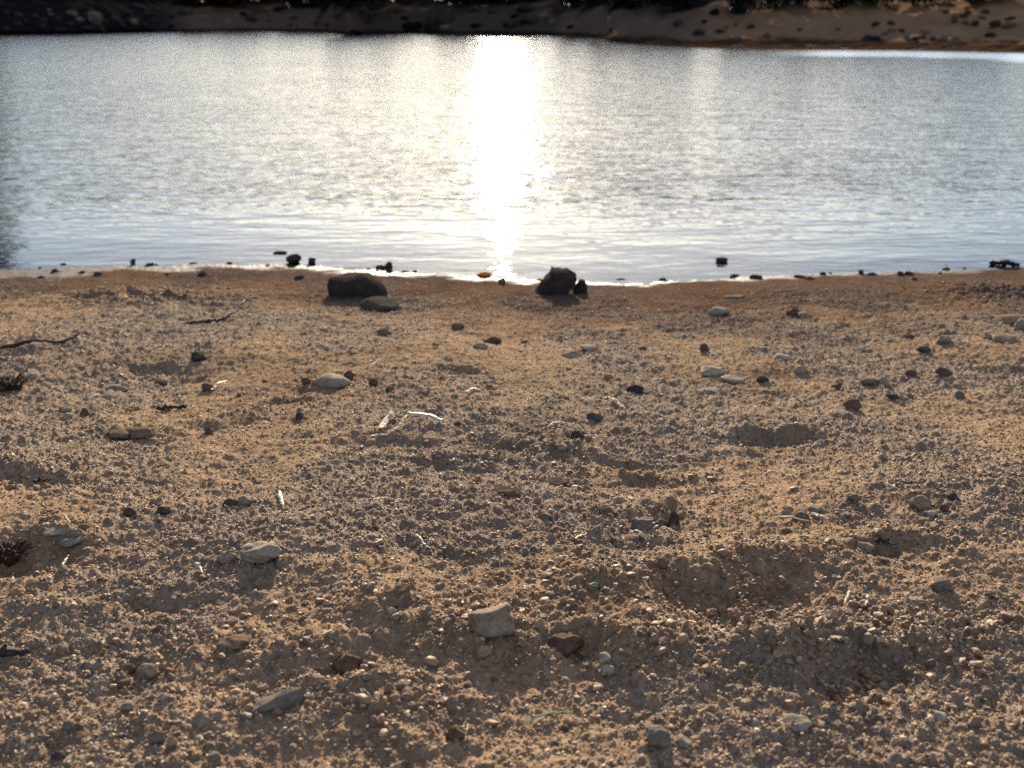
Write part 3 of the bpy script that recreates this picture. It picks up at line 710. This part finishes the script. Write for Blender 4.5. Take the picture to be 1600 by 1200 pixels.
def ribbon(name, label, px, lift, w, mat, seed=0, th=.0007, group=None, cat="straw"):
    Q = pix_path(px, lift, 5, .0004, seed); n = len(Q); V = []; F = []
    for i, p in enumerate(Q):
        t = Q[min(i + 1, n - 1)] - Q[max(i - 1, 0)]; t /= np.linalg.norm(t) + 1e-9
        s = np.cross(t, [0, -.45, 1.0]); s /= np.linalg.norm(s) + 1e-9; up = np.cross(s, t)
        ww = w * (.55 + .45 * math.sin(math.pi * min(1, (i + .8) / n * 1.1)))
        V += [p - s * ww / 2, p - up * -.25 * ww, p + s * ww / 2, p - up * th]
    for i in range(n - 1):
        for k in range(4): F.append((4 * i + k, 4 * i + (k + 1) % 4, 4 * i + 4 + (k + 1) % 4, 4 * i + 4 + k))
    F += [(3, 2, 1, 0), (4 * n - 4, 4 * n - 3, 4 * n - 2, 4 * n - 1)]
    o3 = np.mean(Q, 0); me = bpy.data.meshes.new(name); me.from_pydata([tuple(v - o3) for v in V], [], F); me.update()
    o = link(name, me, mat); o.location = o3
    return tag(o, label, cat, group)
ribbon("dry_straw", "broad yellow straw blade, leftmost of three near the beach centre", [(594, 674), (600, 666), (606, 659), (614, 651)], [.003, .006, .009, .014], .0085, MAT_STRAW, 1)
ribbon("dry_straw", "narrow yellow straw blade, middle one of three near the beach centre", [(612, 675), (622, 670), (630, 662), (640, 652)], [.003, .005, .008, .013], .0035, MAT_STRAW, 2)
ribbon("dry_straw", "flat cream straw blade, rightmost of three near the beach centre", [(640, 656), (655, 655), (675, 658), (691, 664)], [.013, .011, .008, .004], .008, MAT_STRAW_W, 3)
RB = [
 ("thin straw below the three straw blades", [(578, 686), (592, 682), (606, 679)], .003, MAT_STRAW),
 ("pale straw leaning beside the dark round pebble on the left", [(330, 611), (341, 604), (354, 596)], .004, MAT_STRAW),
 ("pale straw slanting down right of the beach centre", [(951, 622), (963, 629), (977, 638)], .004, MAT_STRAW_W),
 ("short cream straw chip left of the beach centre", [(729, 614), (740, 610), (751, 611)], .006, MAT_STRAW_W),
 ("short bleached straw standing above the whitish knobbly stone", [(436, 770), (439, 780), (442, 789)], .004, MAT_STRAW_W),
 ("curved brown needle in the near left", [(246, 1026), (252, 1037), (260, 1045), (271, 1051)], .004, MAT_STRAW_B),
 ("long leg of the forked straw below the beach centre", [(652, 837), (659, 849), (668, 857), (680, 865)], .0022, MAT_STRAW_W),
 ("short leg of the forked straw below the beach centre", [(668, 856), (673, 849), (678, 841)], .0022, MAT_STRAW_W),
 ("thin pale straw left of the two dark clods", [(584, 788), (596, 784), (607, 780)], .0025, MAT_STRAW),
 ("bright white straw on the right by the brown clod", [(1268, 802), (1279, 808), (1293, 814)], .004, MAT_STRAW_W),
 ("long thin yellow straw lying left of the bright white one", [(1206, 813), (1230, 813), (1263, 816)], .0022, MAT_STRAW),
 ("short straw leaning left in the big churned hollow", [(1320, 944), (1327, 938), (1335, 931)], .0032, MAT_STRAW),
 ("upright curved straw right of the leaning one in the churned hollow", [(1352, 949), (1355, 940), (1354, 929)], .0025, MAT_STRAW_W),
 ("thin straw above the small footprint, left one", [(899, 844), (907, 838), (917, 830)], .0022, MAT_STRAW),
 ("thin straw right of the small footprint's left side", [(983, 834), (995, 838), (1008, 843)], .0026, MAT_STRAW_W),
 ("straw leaning over the dark hollow at the left edge", [(96, 889), (101, 880), (108, 868)], .0024, MAT_STRAW),
 ("pale forked rootlet left of the whitish knobbly stone", [(304, 878), (311, 884), (316, 894)], .0028, MAT_STRAW_W),
 ("thin green thread of grass near the bottom centre", [(822, 1130), (855, 1123), (895, 1114)], .0014, MAT_SPROUT),
 ("bent green grass blade arched over the central clod heap", [(856, 666), (866, 662), (878, 661), (890, 666)], .0026, MAT_SPROUT),
 ("thin pale stalk on the upper middle beach", [(580, 573), (590, 567), (601, 561)], .0025, MAT_STRAW),
 ("thin brown needle on the right of the near hollow", [(1130, 930), (1142, 922), (1156, 917)], .0018, MAT_STRAW_B),
 ("thin straw beside the smooth round brown stone", [(728, 1152), (729, 1143), (731, 1132)], .0016, MAT_STRAW),
 ("short tan straw on the left smooth sand", [(97, 806), (103, 811), (110, 818)], .002, MAT_STRAW),
 ("thin straw left of the big tan stone", [(497, 968), (507, 961), (520, 955)], .0018, MAT_STRAW_B),
]
for i, (lab, px, w, mt) in enumerate(RB):
    ribbon("straw", lab, px, [.004 + .002 * (k % 2) for k in range(len(px))], w, mt, 20 + i)

def tuft(name, label, u, v, w_px, h_px, n, mat, seed):
    x, y, z = spot(u, v); k = mpp(x, y, z); g = np.random.default_rng(seed); V = []; F = []
    for i in range(n):
        a = g.uniform(0, 2 * math.pi); r = g.uniform(0, .35) * w_px * k
        p = np.array([r * math.cos(a), r * math.sin(a) * .8, -.004]); h = h_px * k * g.uniform(.5, 1.1); ln = w_px * k * g.uniform(.1, .5)
        d = np.array([math.cos(a), math.sin(a), 0]); cur = g.uniform(-.3, .3)
        pts = [p + d * ln * t ** 1.2 + np.array([0, 0, h * (t - .55 * t * t) * 1.7]) + np.array([-d[1], d[0], 0]) * cur * ln * t * t for t in np.linspace(0, 1, 6)]
        rr = g.uniform(.0007, .0016)
        vv, ff = tube(pts, np.linspace(rr, rr * .4, 6), 3); o = len(V); V += vv; F += [tuple(q + o for q in f) for f in ff]
    me = bpy.data.meshes.new("blades"); me.from_pydata([tuple(q) for q in V], [], F); me.update()
    e = bpy.data.objects.new(name, None); col.objects.link(e); e.location = (x, y, ground_at(x, y)); tag(e, label, "tuft")
    link("blades", me, mat, e)
    v_, f_ = rock_verts(seed, 3, .2, .3)
    link("root_ball", np_mesh("root_ball", v_ * np.array([w_px * k * .8, w_px * k * .6, h_px * k * .9]), f_), mat, e)
    return e
tuft("dead_tuft", "dead reddish brown tuft of roots at the left edge", 12, 606, 60, 30, 150, MAT_TUFT, 3)
tuft("dead_tuft", "dark crumbling root clump at the left edge lower down", 8, 868, 56, 34, 110, MAT_TUFT, 4)
tuft("sprout", "tiny grey green sprout above the near centre", 928, 914, 18, 20, 14, MAT_SPROUT, 5)

# ------------------------------------------------------------------ loose pebbles and gravel
GRAIN_PAL = np.array([(.22, .162, .112), (.19, .144, .104), (.26, .198, .142), (.155, .112, .08), (.23, .183, .142), (.34, .29, .235), (.125, .094, .075), (.18, .122, .084), (.44, .40, .34), (.075, .064, .058), (.20, .145, .122)])
GRAIN_P = np.array([.20, .18, .12, .15, .11, .035, .09, .10, .008, .02, .02]); GRAIN_P = GRAIN_P / GRAIN_P.sum()
def grain_material():
    m, n, l, p = new_mat("grain")
    tc = n.new("ShaderNodeTexCoord").outputs["Object"]
    c = ramp(n, l, noise(n, l, 2.2, 3, tc, .65), [(.3, (.70, .68, .66)), (.5, (1, 1, 1)), (.72, (1.2, 1.18, 1.14))])
    l.new(mixc(n, l, attr(n, "gcol", 'INSTANCER', "Color"), c, 1.0, 'MULTIPLY'), p.inputs["Base Color"])
    p.inputs["Roughness"].default_value = .60; p.inputs["Specular IOR Level"].default_value = .09
    return m
MAT_GRAIN = grain_material()
GRAINS = []
for i in range(9):
    v, f = rock_verts(900 + i, 2 if i < 6 else 3, [.7, 1.0, .9, .8, .5, 1.0, .8, 1.0, .6][i], .22)
    me = np_mesh("grain_shape", v * 1.0, f, False); me.materials.append(MAT_GRAIN)
    GRAINS.append(bpy.data.objects.new("grain_shape", me))        # shapes only, instanced by the gravel below

def half_w(y): return 800 / FPX * (CP * y + SP * (CAM_Z - .1 * np.clip(2.6 - y, 0, 3))) * 1.20 + .02
def gravel():
    N = 460000
    y = np.exp(rng.uniform(math.log(.30), math.log(2.78), N)); x = rng.uniform(-1, 1, N) * half_w(y)
    M = 230000                                                       # the beach beside the view
    ys = np.exp(rng.uniform(math.log(.30), math.log(2.78), M)); xs = np.sign(rng.uniform(-1, 1, M)) * (half_w(ys) + rng.uniform(0, .65, M))
    x = np.concatenate([x, xs]); y = np.concatenate([y, ys]); N += M
    z, d, g, c = ground_full(x, y)
    keep = (rng.uniform(size=N) < (0.42 + .42 * g + .2 * c)) & (rng.uniform(size=N) < sstep(-.02, .55, d) * .9 + .06) & (d > -.03)
    x, y, z, d, g, c = (q[keep] for q in (x, y, z, d, g, c)); N = len(x)
    dist = np.sqrt(x * x + y * y + (CAM_Z - z) ** 2)
    lo = .00083 * np.clip(dist / .75, .8, 3.4) ** .5
    s = lo * (1 - rng.uniform(size=N)) ** (-1 / 2.3); s = np.minimum(s, .0042 * rng.uniform(.5, 1.0, N))
    clodm = (rng.uniform(size=N) < .035 * c); s = np.where(clodm, rng.uniform(.005, .009, N), s * (1 + .25 * c))
    sc = s[:, None] * np.stack([rng.uniform(.8, 1.5, N), rng.uniform(.7, 1.1, N), rng.uniform(.5, .95, N)], -1)
    rot = np.stack([rng.normal(0, .35, N), rng.normal(0, .35, N), rng.uniform(0, 6.28, N)], -1)
    k = rng.choice(len(GRAIN_PAL), N, p=GRAIN_P); k[clodm] = rng.choice([1, 3, 6, 7], int(clodm.sum()))
    colr = np.array([1.20, 1.07, .90]) * GRAIN_PAL[k] * rng.uniform(.8, 1.2, (N, 1)) * (1 - .62 * sstep(.80, .22, d * np.interp(x, [-1.5, -.36, .43, 1.5], [1.1, 1.0, .85, .7])))[:, None]
    colr = np.concatenate([colr, np.ones((N, 1))], 1)
    me = bpy.data.meshes.new("gravel"); me.vertices.add(N)
    me.vertices.foreach_set("co", np.stack([x, y, z + sc[:, 2] * .12], -1).astype(np.float32).ravel())
    for nm, typ, val, key in (("gscale", 'FLOAT_VECTOR', sc, "vector"), ("grot", 'FLOAT_VECTOR', rot, "vector"), ("gcol", 'FLOAT_COLOR', colr, "color")):
        a = me.attributes.new(nm, typ, 'POINT'); a.data.foreach_set(key, np.ascontiguousarray(val, np.float32).ravel())
    a = me.attributes.new("gvar", 'INT', 'POINT'); a.data.foreach_set("value", rng.integers(0, len(GRAINS), N).astype(np.int32))
    o = link("gravel", me); tag(o, "loose coarse gravel grains covering the beach", "gravel", kind="stuff")
    ng = bpy.data.node_groups.new("gravel_grains", 'GeometryNodeTree')
    ng.interface.new_socket("Geometry", in_out='INPUT', socket_type='NodeSocketGeometry'); ng.interface.new_socket("Geometry", in_out='OUTPUT', socket_type='NodeSocketGeometry')
    gi = ng.nodes.new("NodeGroupInput"); go = ng.nodes.new("NodeGroupOutput")
    inst = ng.nodes.new("GeometryNodeInstanceOnPoints"); inst.inputs["Pick Instance"].default_value = True
    jn = ng.nodes.new("GeometryNodeGeometryToInstance")
    for ob in reversed(GRAINS):
        oi = ng.nodes.new("GeometryNodeObjectInfo"); oi.inputs[0].default_value = ob
        ng.links.new(oi.outputs["Geometry"], jn.inputs[0])
    ng.links.new(gi.outputs[0], inst.inputs["Points"]); ng.links.new(jn.outputs[0], inst.inputs["Instance"])
    for nm, typ, sock in (("gvar", 'INT', "Instance Index"), ("grot", 'FLOAT_VECTOR', "Rotation"), ("gscale", 'FLOAT_VECTOR', "Scale")):
        na = ng.nodes.new("GeometryNodeInputNamedAttribute"); na.data_type = typ; na.inputs[0].default_value = nm
        ng.links.new(na.outputs[0], inst.inputs[sock])
    ng.links.new(inst.outputs[0], go.inputs[0])
    md = o.modifiers.new("grains", 'NODES'); md.node_group = ng
gravel()

def loose_pebbles(n=70):
    shapes = {}
    keys = ['tan', 'clod', 'brown', 'tan', 'grey', 'tan', 'clod', 'clod', 'brown', 'pale']
    for i in range(n):
        u = random.uniform(10, 1590); v = 500 + 690 * random.random() ** 1.1
        x, y, z = spot(u, v); k = mpp(x, y, z)
        s = random.uniform(9, 20 if v > 750 else 13) * k
        kk = random.choice(keys) if random.random() > .03 else 'white'
        key = (kk, i % 5)
        if key not in shapes:
            vv, f = rock_verts(3000 + (i % 5) * 17, 3, [.4, .7, .9, .6, .8][i % 5], .22)
            me = np_mesh("pebble", vv * .02, f); me.materials.append(STONE[kk]); shapes[key] = me
        o = link("pebble", shapes[key]); q = s / .02; hz = random.uniform(.5, .8)
        o.scale = (q * random.uniform(.85, 1.2), q * random.uniform(.7, 1.0), q * hz)
        o.rotation_euler = (random.gauss(0, .15), random.gauss(0, .15), random.uniform(0, 6.28))
        o.location = (x, y, ground_at(x, y) + .5 * s * hz * .3)
        tag(o, "small plain pebble lying loose among the gravel", "pebble", "loose pebbles scattered over the gravel beach")
loose_pebbles()

# small dark debris along the waterline
def debris(n=34):
    mesh = [rock_mesh("shore_pebble", 4000 + i, (.012, .010, .008), 3, .7, .3) for i in range(4)]
    for me in mesh: me.materials.append(STONE['wetdark'])
    for i in range(n):
        u = random.uniform(-20, 1620); v0 = float(np.interp(u, _su, _sv)); v = v0 + random.gauss(3, 6) * (1.4 if u < 600 else .7)
        if v < v0 - 6: v = v0
        x, y, z = spot(u, v); s = random.uniform(.7, 2.0)
        o = link("shore_pebble", mesh[i % 4]); o.scale = (s * random.uniform(.9, 1.8), s, s * random.uniform(.6, 1.2)); o.rotation_euler = (0, 0, random.uniform(-.6, .6))
        o.location = (x, y, ground_at(x, y) + .001)
        tag(o, "tiny dark wet pebble strewn along the waterline", "pebble", "tiny dark pebbles along the waterline")
debris()

# ------------------------------------------------------------------ far bank boulders and shrubs
_ORD = ["leftmost", "second from left", "third from left", "fourth from left", "fifth from left", "sixth from left", "seventh from left", "eighth from left", "ninth from left", "tenth from left"]
_ORDR = ["rightmost", "second from right", "third from right", "fourth from right", "fifth from right", "sixth from right", "seventh from right", "eighth from right", "ninth from right", "tenth from right"]
def ordinal(rows, i):
    r = sorted(range(len(rows)), key=lambda k: rows[k][0] + rows[k][1]).index(i); n = len(rows)
    return _ORD[r] if r < (n + 1) // 2 else _ORDR[n - 1 - r]
def bank_hit(u, v):
    d = ray(u, v); t = np.geomspace(15, 80, 900)
    x = d[0] * t; y = d[1] * t; z = CAM_Z + d[2] * t
    b = np.nonzero(bank_z(x, y) >= z)[0]
    if len(b) == 0: return None
    i = b[0]; return float(x[i]), float(y[i]), float(z[i])
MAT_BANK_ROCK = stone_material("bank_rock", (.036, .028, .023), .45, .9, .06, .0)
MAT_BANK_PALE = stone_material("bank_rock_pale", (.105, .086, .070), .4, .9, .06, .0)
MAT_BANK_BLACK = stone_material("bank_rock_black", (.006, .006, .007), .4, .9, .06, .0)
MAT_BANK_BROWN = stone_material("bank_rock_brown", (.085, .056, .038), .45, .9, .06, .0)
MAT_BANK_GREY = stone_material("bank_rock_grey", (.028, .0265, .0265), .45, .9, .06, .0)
_bk = {}
def bank_mesh(i, mat):
    key = (i % 8, mat.name)
    if key not in _bk:
        v, f = rock_verts(5000 + (i % 8) * 7, 3, [.9, .7, 1.0, .5, .8, 1.0, .6, .9][i % 8], .28)
        me = np_mesh("boulder", v, f, False); me.materials.append(mat); _bk[key] = me
    return _bk[key]
def boulder(i, x0, x1, y0, y1, mat, label, group=None, tilt=0.0):
    h = bank_hit((x0 + x1) / 2, y1 - .15 * (y1 - y0))
    if h is None: return
    x, y, z = h; k = mpp(x, y, z); W = (x1 - x0) * k * .9; H = (y1 - y0) * k * .85
    o = link("boulder", bank_mesh(i, mat)); o.scale = (W * 1.08, W * .8, H * 1.35)
    o.rotation_euler = (0, tilt, random.uniform(-.4, .4)); o.location = (x, y + W * .28, z + H * .38)
    tag(o, label, "boulder", group)
BL = [(101,121,16,26,1),(116,132,28,35,1),(133,159,18,40,1),(162,192,25,33,0),(199,216,30,40,1),(218,231,35,43,0),(57,73,38,44,0),(83,101,43,50,0),(120,148,40,47,0),(72,81,14,18,1),
 (74,83,20,25,1),(20,37,20,28,0),(37,44,30,38,0),(0,15,42,50,0),(202,228,7,13,0),(235,253,12,19,0),(223,243,19,25,0),(245,270,37,46,0),(133,145,3,10,0),(86,96,25,35,0),(3,15,17,25,0),
 (187,206,17,24,0),(166,176,15,22,0),(121,137,10,15,0),(272,293,15,25,0),(293,302,17,24,0),(45,60,22,30,0),(60,74,28,36,0),(100,116,34,42,0),(178,196,36,44,0),(20,34,34,42,0),(150,166,42,49,0),(232,247,28,36,0),(255,272,22,31,0)]
named_left = {0: "pale slanted boulder high on the dark left bank", 1: "pale slab boulder below the high slanted one on the left bank", 2: "largest grey boulder of the tumbled left bank", 4: "slim pale boulder leaning right of the largest grey one"}
for i, (a, b, c, d, p) in enumerate(BL):
    boulder(i, a, b, c, d, MAT_BANK_PALE if p else MAT_BANK_GREY, named_left.get(i, "grey boulder in the dark rock tumble on the far left bank"),
            None if i in named_left else "boulders tumbled down the far left bank", .35 if p else random.uniform(-.2, .45))
BC = [(372,386,19,26),(382,400,24,36),(451,468,26,33),(449,458,38,42),(461,469,40,44),(416,426,31,35),(424,445,11,19),(489,500,33,42),(602,637,13,23),(624,638,26,33),(730,752,13,20),(757,789,15,21),(733,759,37,45),(579,597,20,27),(558,582,17,37),(796,810,22,30),(520,540,22,30),(506,522,36,42)]
for i, (a, b, c, d) in enumerate(BC):
    boulder(i + 3, a, b, c, d, MAT_BANK_ROCK if i % 3 else MAT_BANK_BLACK, "dark boulder on the sandy middle of the far bank, " + ordinal(BC, i), "boulders on the middle of the far bank")
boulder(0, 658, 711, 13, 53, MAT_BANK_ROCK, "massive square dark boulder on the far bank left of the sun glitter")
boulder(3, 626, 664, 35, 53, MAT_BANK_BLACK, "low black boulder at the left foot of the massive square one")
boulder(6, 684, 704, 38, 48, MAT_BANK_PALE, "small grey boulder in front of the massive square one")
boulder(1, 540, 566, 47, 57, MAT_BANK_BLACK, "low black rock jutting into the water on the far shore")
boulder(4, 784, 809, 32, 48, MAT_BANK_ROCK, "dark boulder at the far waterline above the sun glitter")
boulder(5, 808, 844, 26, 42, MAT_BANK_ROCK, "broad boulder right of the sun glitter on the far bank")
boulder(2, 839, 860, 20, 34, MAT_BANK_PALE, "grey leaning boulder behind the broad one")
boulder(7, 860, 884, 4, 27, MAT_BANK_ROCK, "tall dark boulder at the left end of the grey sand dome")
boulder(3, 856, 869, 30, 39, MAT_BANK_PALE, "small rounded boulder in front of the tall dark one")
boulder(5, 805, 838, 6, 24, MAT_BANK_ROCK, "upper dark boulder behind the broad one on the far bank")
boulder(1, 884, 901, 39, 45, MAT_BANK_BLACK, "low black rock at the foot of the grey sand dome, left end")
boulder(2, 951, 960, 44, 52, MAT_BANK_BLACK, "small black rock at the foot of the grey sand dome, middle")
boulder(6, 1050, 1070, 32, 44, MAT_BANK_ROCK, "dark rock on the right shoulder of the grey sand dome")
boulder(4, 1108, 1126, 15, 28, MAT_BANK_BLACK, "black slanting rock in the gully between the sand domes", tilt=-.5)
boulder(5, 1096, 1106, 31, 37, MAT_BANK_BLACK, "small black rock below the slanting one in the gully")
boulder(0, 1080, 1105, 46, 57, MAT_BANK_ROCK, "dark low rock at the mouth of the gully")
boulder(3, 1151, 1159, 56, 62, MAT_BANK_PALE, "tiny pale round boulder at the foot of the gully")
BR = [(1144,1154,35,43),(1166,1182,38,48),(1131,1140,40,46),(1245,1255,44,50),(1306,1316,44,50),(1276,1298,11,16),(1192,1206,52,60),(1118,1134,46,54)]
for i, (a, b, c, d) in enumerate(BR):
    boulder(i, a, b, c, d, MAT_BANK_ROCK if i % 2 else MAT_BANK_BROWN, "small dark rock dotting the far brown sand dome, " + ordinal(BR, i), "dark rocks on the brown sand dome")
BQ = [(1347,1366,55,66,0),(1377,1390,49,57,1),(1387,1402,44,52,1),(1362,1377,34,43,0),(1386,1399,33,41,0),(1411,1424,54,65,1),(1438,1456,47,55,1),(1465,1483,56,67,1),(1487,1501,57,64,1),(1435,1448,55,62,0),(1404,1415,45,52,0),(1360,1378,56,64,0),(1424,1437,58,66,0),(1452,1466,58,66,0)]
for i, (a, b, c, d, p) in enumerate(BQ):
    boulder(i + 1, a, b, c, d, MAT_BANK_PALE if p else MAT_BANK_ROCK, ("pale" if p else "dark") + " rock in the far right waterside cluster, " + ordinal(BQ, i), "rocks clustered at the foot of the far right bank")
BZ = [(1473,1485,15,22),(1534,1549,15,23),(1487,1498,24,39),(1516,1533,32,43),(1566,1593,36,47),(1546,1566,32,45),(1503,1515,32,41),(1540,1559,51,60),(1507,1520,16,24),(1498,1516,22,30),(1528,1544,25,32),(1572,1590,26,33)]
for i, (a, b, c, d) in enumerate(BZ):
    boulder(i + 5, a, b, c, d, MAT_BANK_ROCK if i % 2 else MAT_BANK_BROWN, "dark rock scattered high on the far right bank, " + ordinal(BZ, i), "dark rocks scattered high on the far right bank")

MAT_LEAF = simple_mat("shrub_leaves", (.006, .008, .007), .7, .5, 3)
MAT_BARK = simple_mat("bark", (.045, .035, .028), .9, .3, 8)
def shrub_mesh(seed, n=2600):
    g = np.random.default_rng(seed); c = g.normal(size=(26, 3)); c /= np.linalg.norm(c, axis=1, keepdims=True)
    c = c * g.uniform(.3, .95, (26, 1)) * np.array([.5, .5, .42]) + np.array([0, 0, .46]); V = []; F = []
    for i in range(n):
        p = c[g.integers(26)] + g.normal(size=3) * .085; p[2] = max(p[2], .02)
        a = g.normal(size=3); a /= np.linalg.norm(a); b = np.cross(a, g.normal(size=3)); b /= np.linalg.norm(b) + 1e-9; s = g.uniform(.025, .055)
        V += [p - a * s, p + b * s * .6, p + a * s, p - b * s * .6]; F.append((4 * i, 4 * i + 1, 4 * i + 2, 4 * i + 3))
    me = bpy.data.meshes.new("crown"); me.from_pydata([tuple(q) for q in V], [], F); me.materials.append(MAT_LEAF); return me
_sm = [shrub_mesh(60 + i) for i in range(3)]
def stem_mesh():
    V, F = [], []
    for k in range(5):
        a = k * 1.26; vv, ff = tube([(0.02 * math.cos(a), .02 * math.sin(a), -.05), (.10 * math.cos(a), .10 * math.sin(a), .25), (.26 * math.cos(a), .26 * math.sin(a), .6)], [.022, .016, .006], 5)
        o = len(V); V += vv; F += [tuple(q + o for q in f) for f in ff]
    me = bpy.data.meshes.new("stem"); me.from_pydata([tuple(q) for q in V], [], F); me.materials.append(MAT_BARK); return me
_st = stem_mesh()
def shrub(i, u, v, w_px, h_m, label, group):
    h = bank_hit(u, v)
    if h is None: return
    x, y, z = h; k = mpp(x, y, z)
    e = bpy.data.objects.new("shrub", None); col.objects.link(e); e.location = (x, y, z - .05); e.scale = (w_px * k * 1.5, w_px * k, h_m); e.rotation_euler = (0, 0, i * 1.3)
    link("crown", _sm[i % 3], None, e); link("stem", _st, None, e); tag(e, label, "shrub", group)
SH1 = [(905, 11, 60, 1.6), (955, 12, 70, 1.9), (1010, 13, 60, 1.5), (1062, 16, 60, 1.4), (1045, 8, 50, 1.6)]
SH2 = [(1160, 20, 50, 1.2), (1205, 16, 60, 1.3), (1255, 12, 60, 1.3), (1310, 12, 60, 1.1), (1365, 9, 70, 1.1), (1430, 8, 60, .9)]
SH3 = [(470, 10, 70, 1.4), (540, 12, 80, 1.5), (590, 8, 70, 1.6), (720, 7, 70, 1.4), (790, 5, 80, 1.6), (360, 6, 80, 1.4), (300, 8, 60, 1.2)]
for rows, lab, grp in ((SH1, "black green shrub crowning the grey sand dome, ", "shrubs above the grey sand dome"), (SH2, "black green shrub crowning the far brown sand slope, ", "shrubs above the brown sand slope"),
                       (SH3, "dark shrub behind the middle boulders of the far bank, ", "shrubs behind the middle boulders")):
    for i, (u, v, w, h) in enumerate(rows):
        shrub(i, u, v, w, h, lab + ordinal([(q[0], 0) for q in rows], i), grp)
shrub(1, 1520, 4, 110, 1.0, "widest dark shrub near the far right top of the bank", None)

# trees on the far left bank: they stand above the picture's upper edge and darken the water below them
def tree(label, u, behind, height, width, seed, n):
    g = np.random.default_rng(seed); a = float(U(u)); y = float(far_shore(a)) + behind; x = a * y
    z = float(bank_z(np.array([x]), np.array([y]))[0])
    e = bpy.data.objects.new("pine_tree", None); col.objects.link(e); e.location = (x, y, z - .1); tag(e, label, "tree", "trees on the far left bank")
    V, F = tube([(0, 0, 0), (.08, .03, height * .3), (-.05, .06, height * .65), (0, 0, height * .97)], [.016 * height, .013 * height, .008 * height, .02], 9)
    me = bpy.data.meshes.new("trunk"); me.from_pydata([tuple(q) for q in V], [], F); link("trunk", me, MAT_BARK, e)
    V, F, LV, LF = [], [], [], []
    for k in range(46):
        t = g.uniform(.06, .97); an = g.uniform(0, 6.28); ln = width * .5 * (1.12 - t) ** .7 * g.uniform(.6, 1.1); h0 = height * t
        p0 = np.array([0, 0, h0]); p1 = np.array([ln * math.cos(an), ln * math.sin(an), h0 + ln * g.uniform(-.05, .35)])
        vv, ff = tube([p0, (p0 + p1) / 2 + [0, 0, .1 * ln], p1], [.05, .035, .012], 5); o = len(V); V += vv; F += [tuple(q + o for q in f) for f in ff]
        for m_ in range(n // 46):
            q = p0 + (p1 - p0) * g.uniform(.25, 1.08) + g.normal(size=3) * np.array([.22, .22, .17])
            d1 = g.normal(size=3); d1 /= np.linalg.norm(d1); d2 = np.cross(d1, g.normal(size=3)); d2 /= np.linalg.norm(d2) + 1e-9; sz = g.uniform(.07, .17)
            o = len(LV); LV += [q - d1 * sz, q + d2 * sz * .5, q + d1 * sz, q - d2 * sz * .5]; LF.append((o, o + 1, o + 2, o + 3))
    me = bpy.data.meshes.new("limbs"); me.from_pydata([tuple(q) for q in V], [], F); link("limbs", me, MAT_BARK, e)
    me = bpy.data.meshes.new("crown"); me.from_pydata([tuple(q) for q in LV], [], LF); link("crown", me, MAT_LEAF, e)
tree("tall dark tree at the left end of the far bank above the rock tumble", -70, 9, 10.0, 3.8, 1, 5000)
tree("tall dark tree beyond the left edge of the far bank", -130, 9, 11.0, 4.6, 2, 6000)
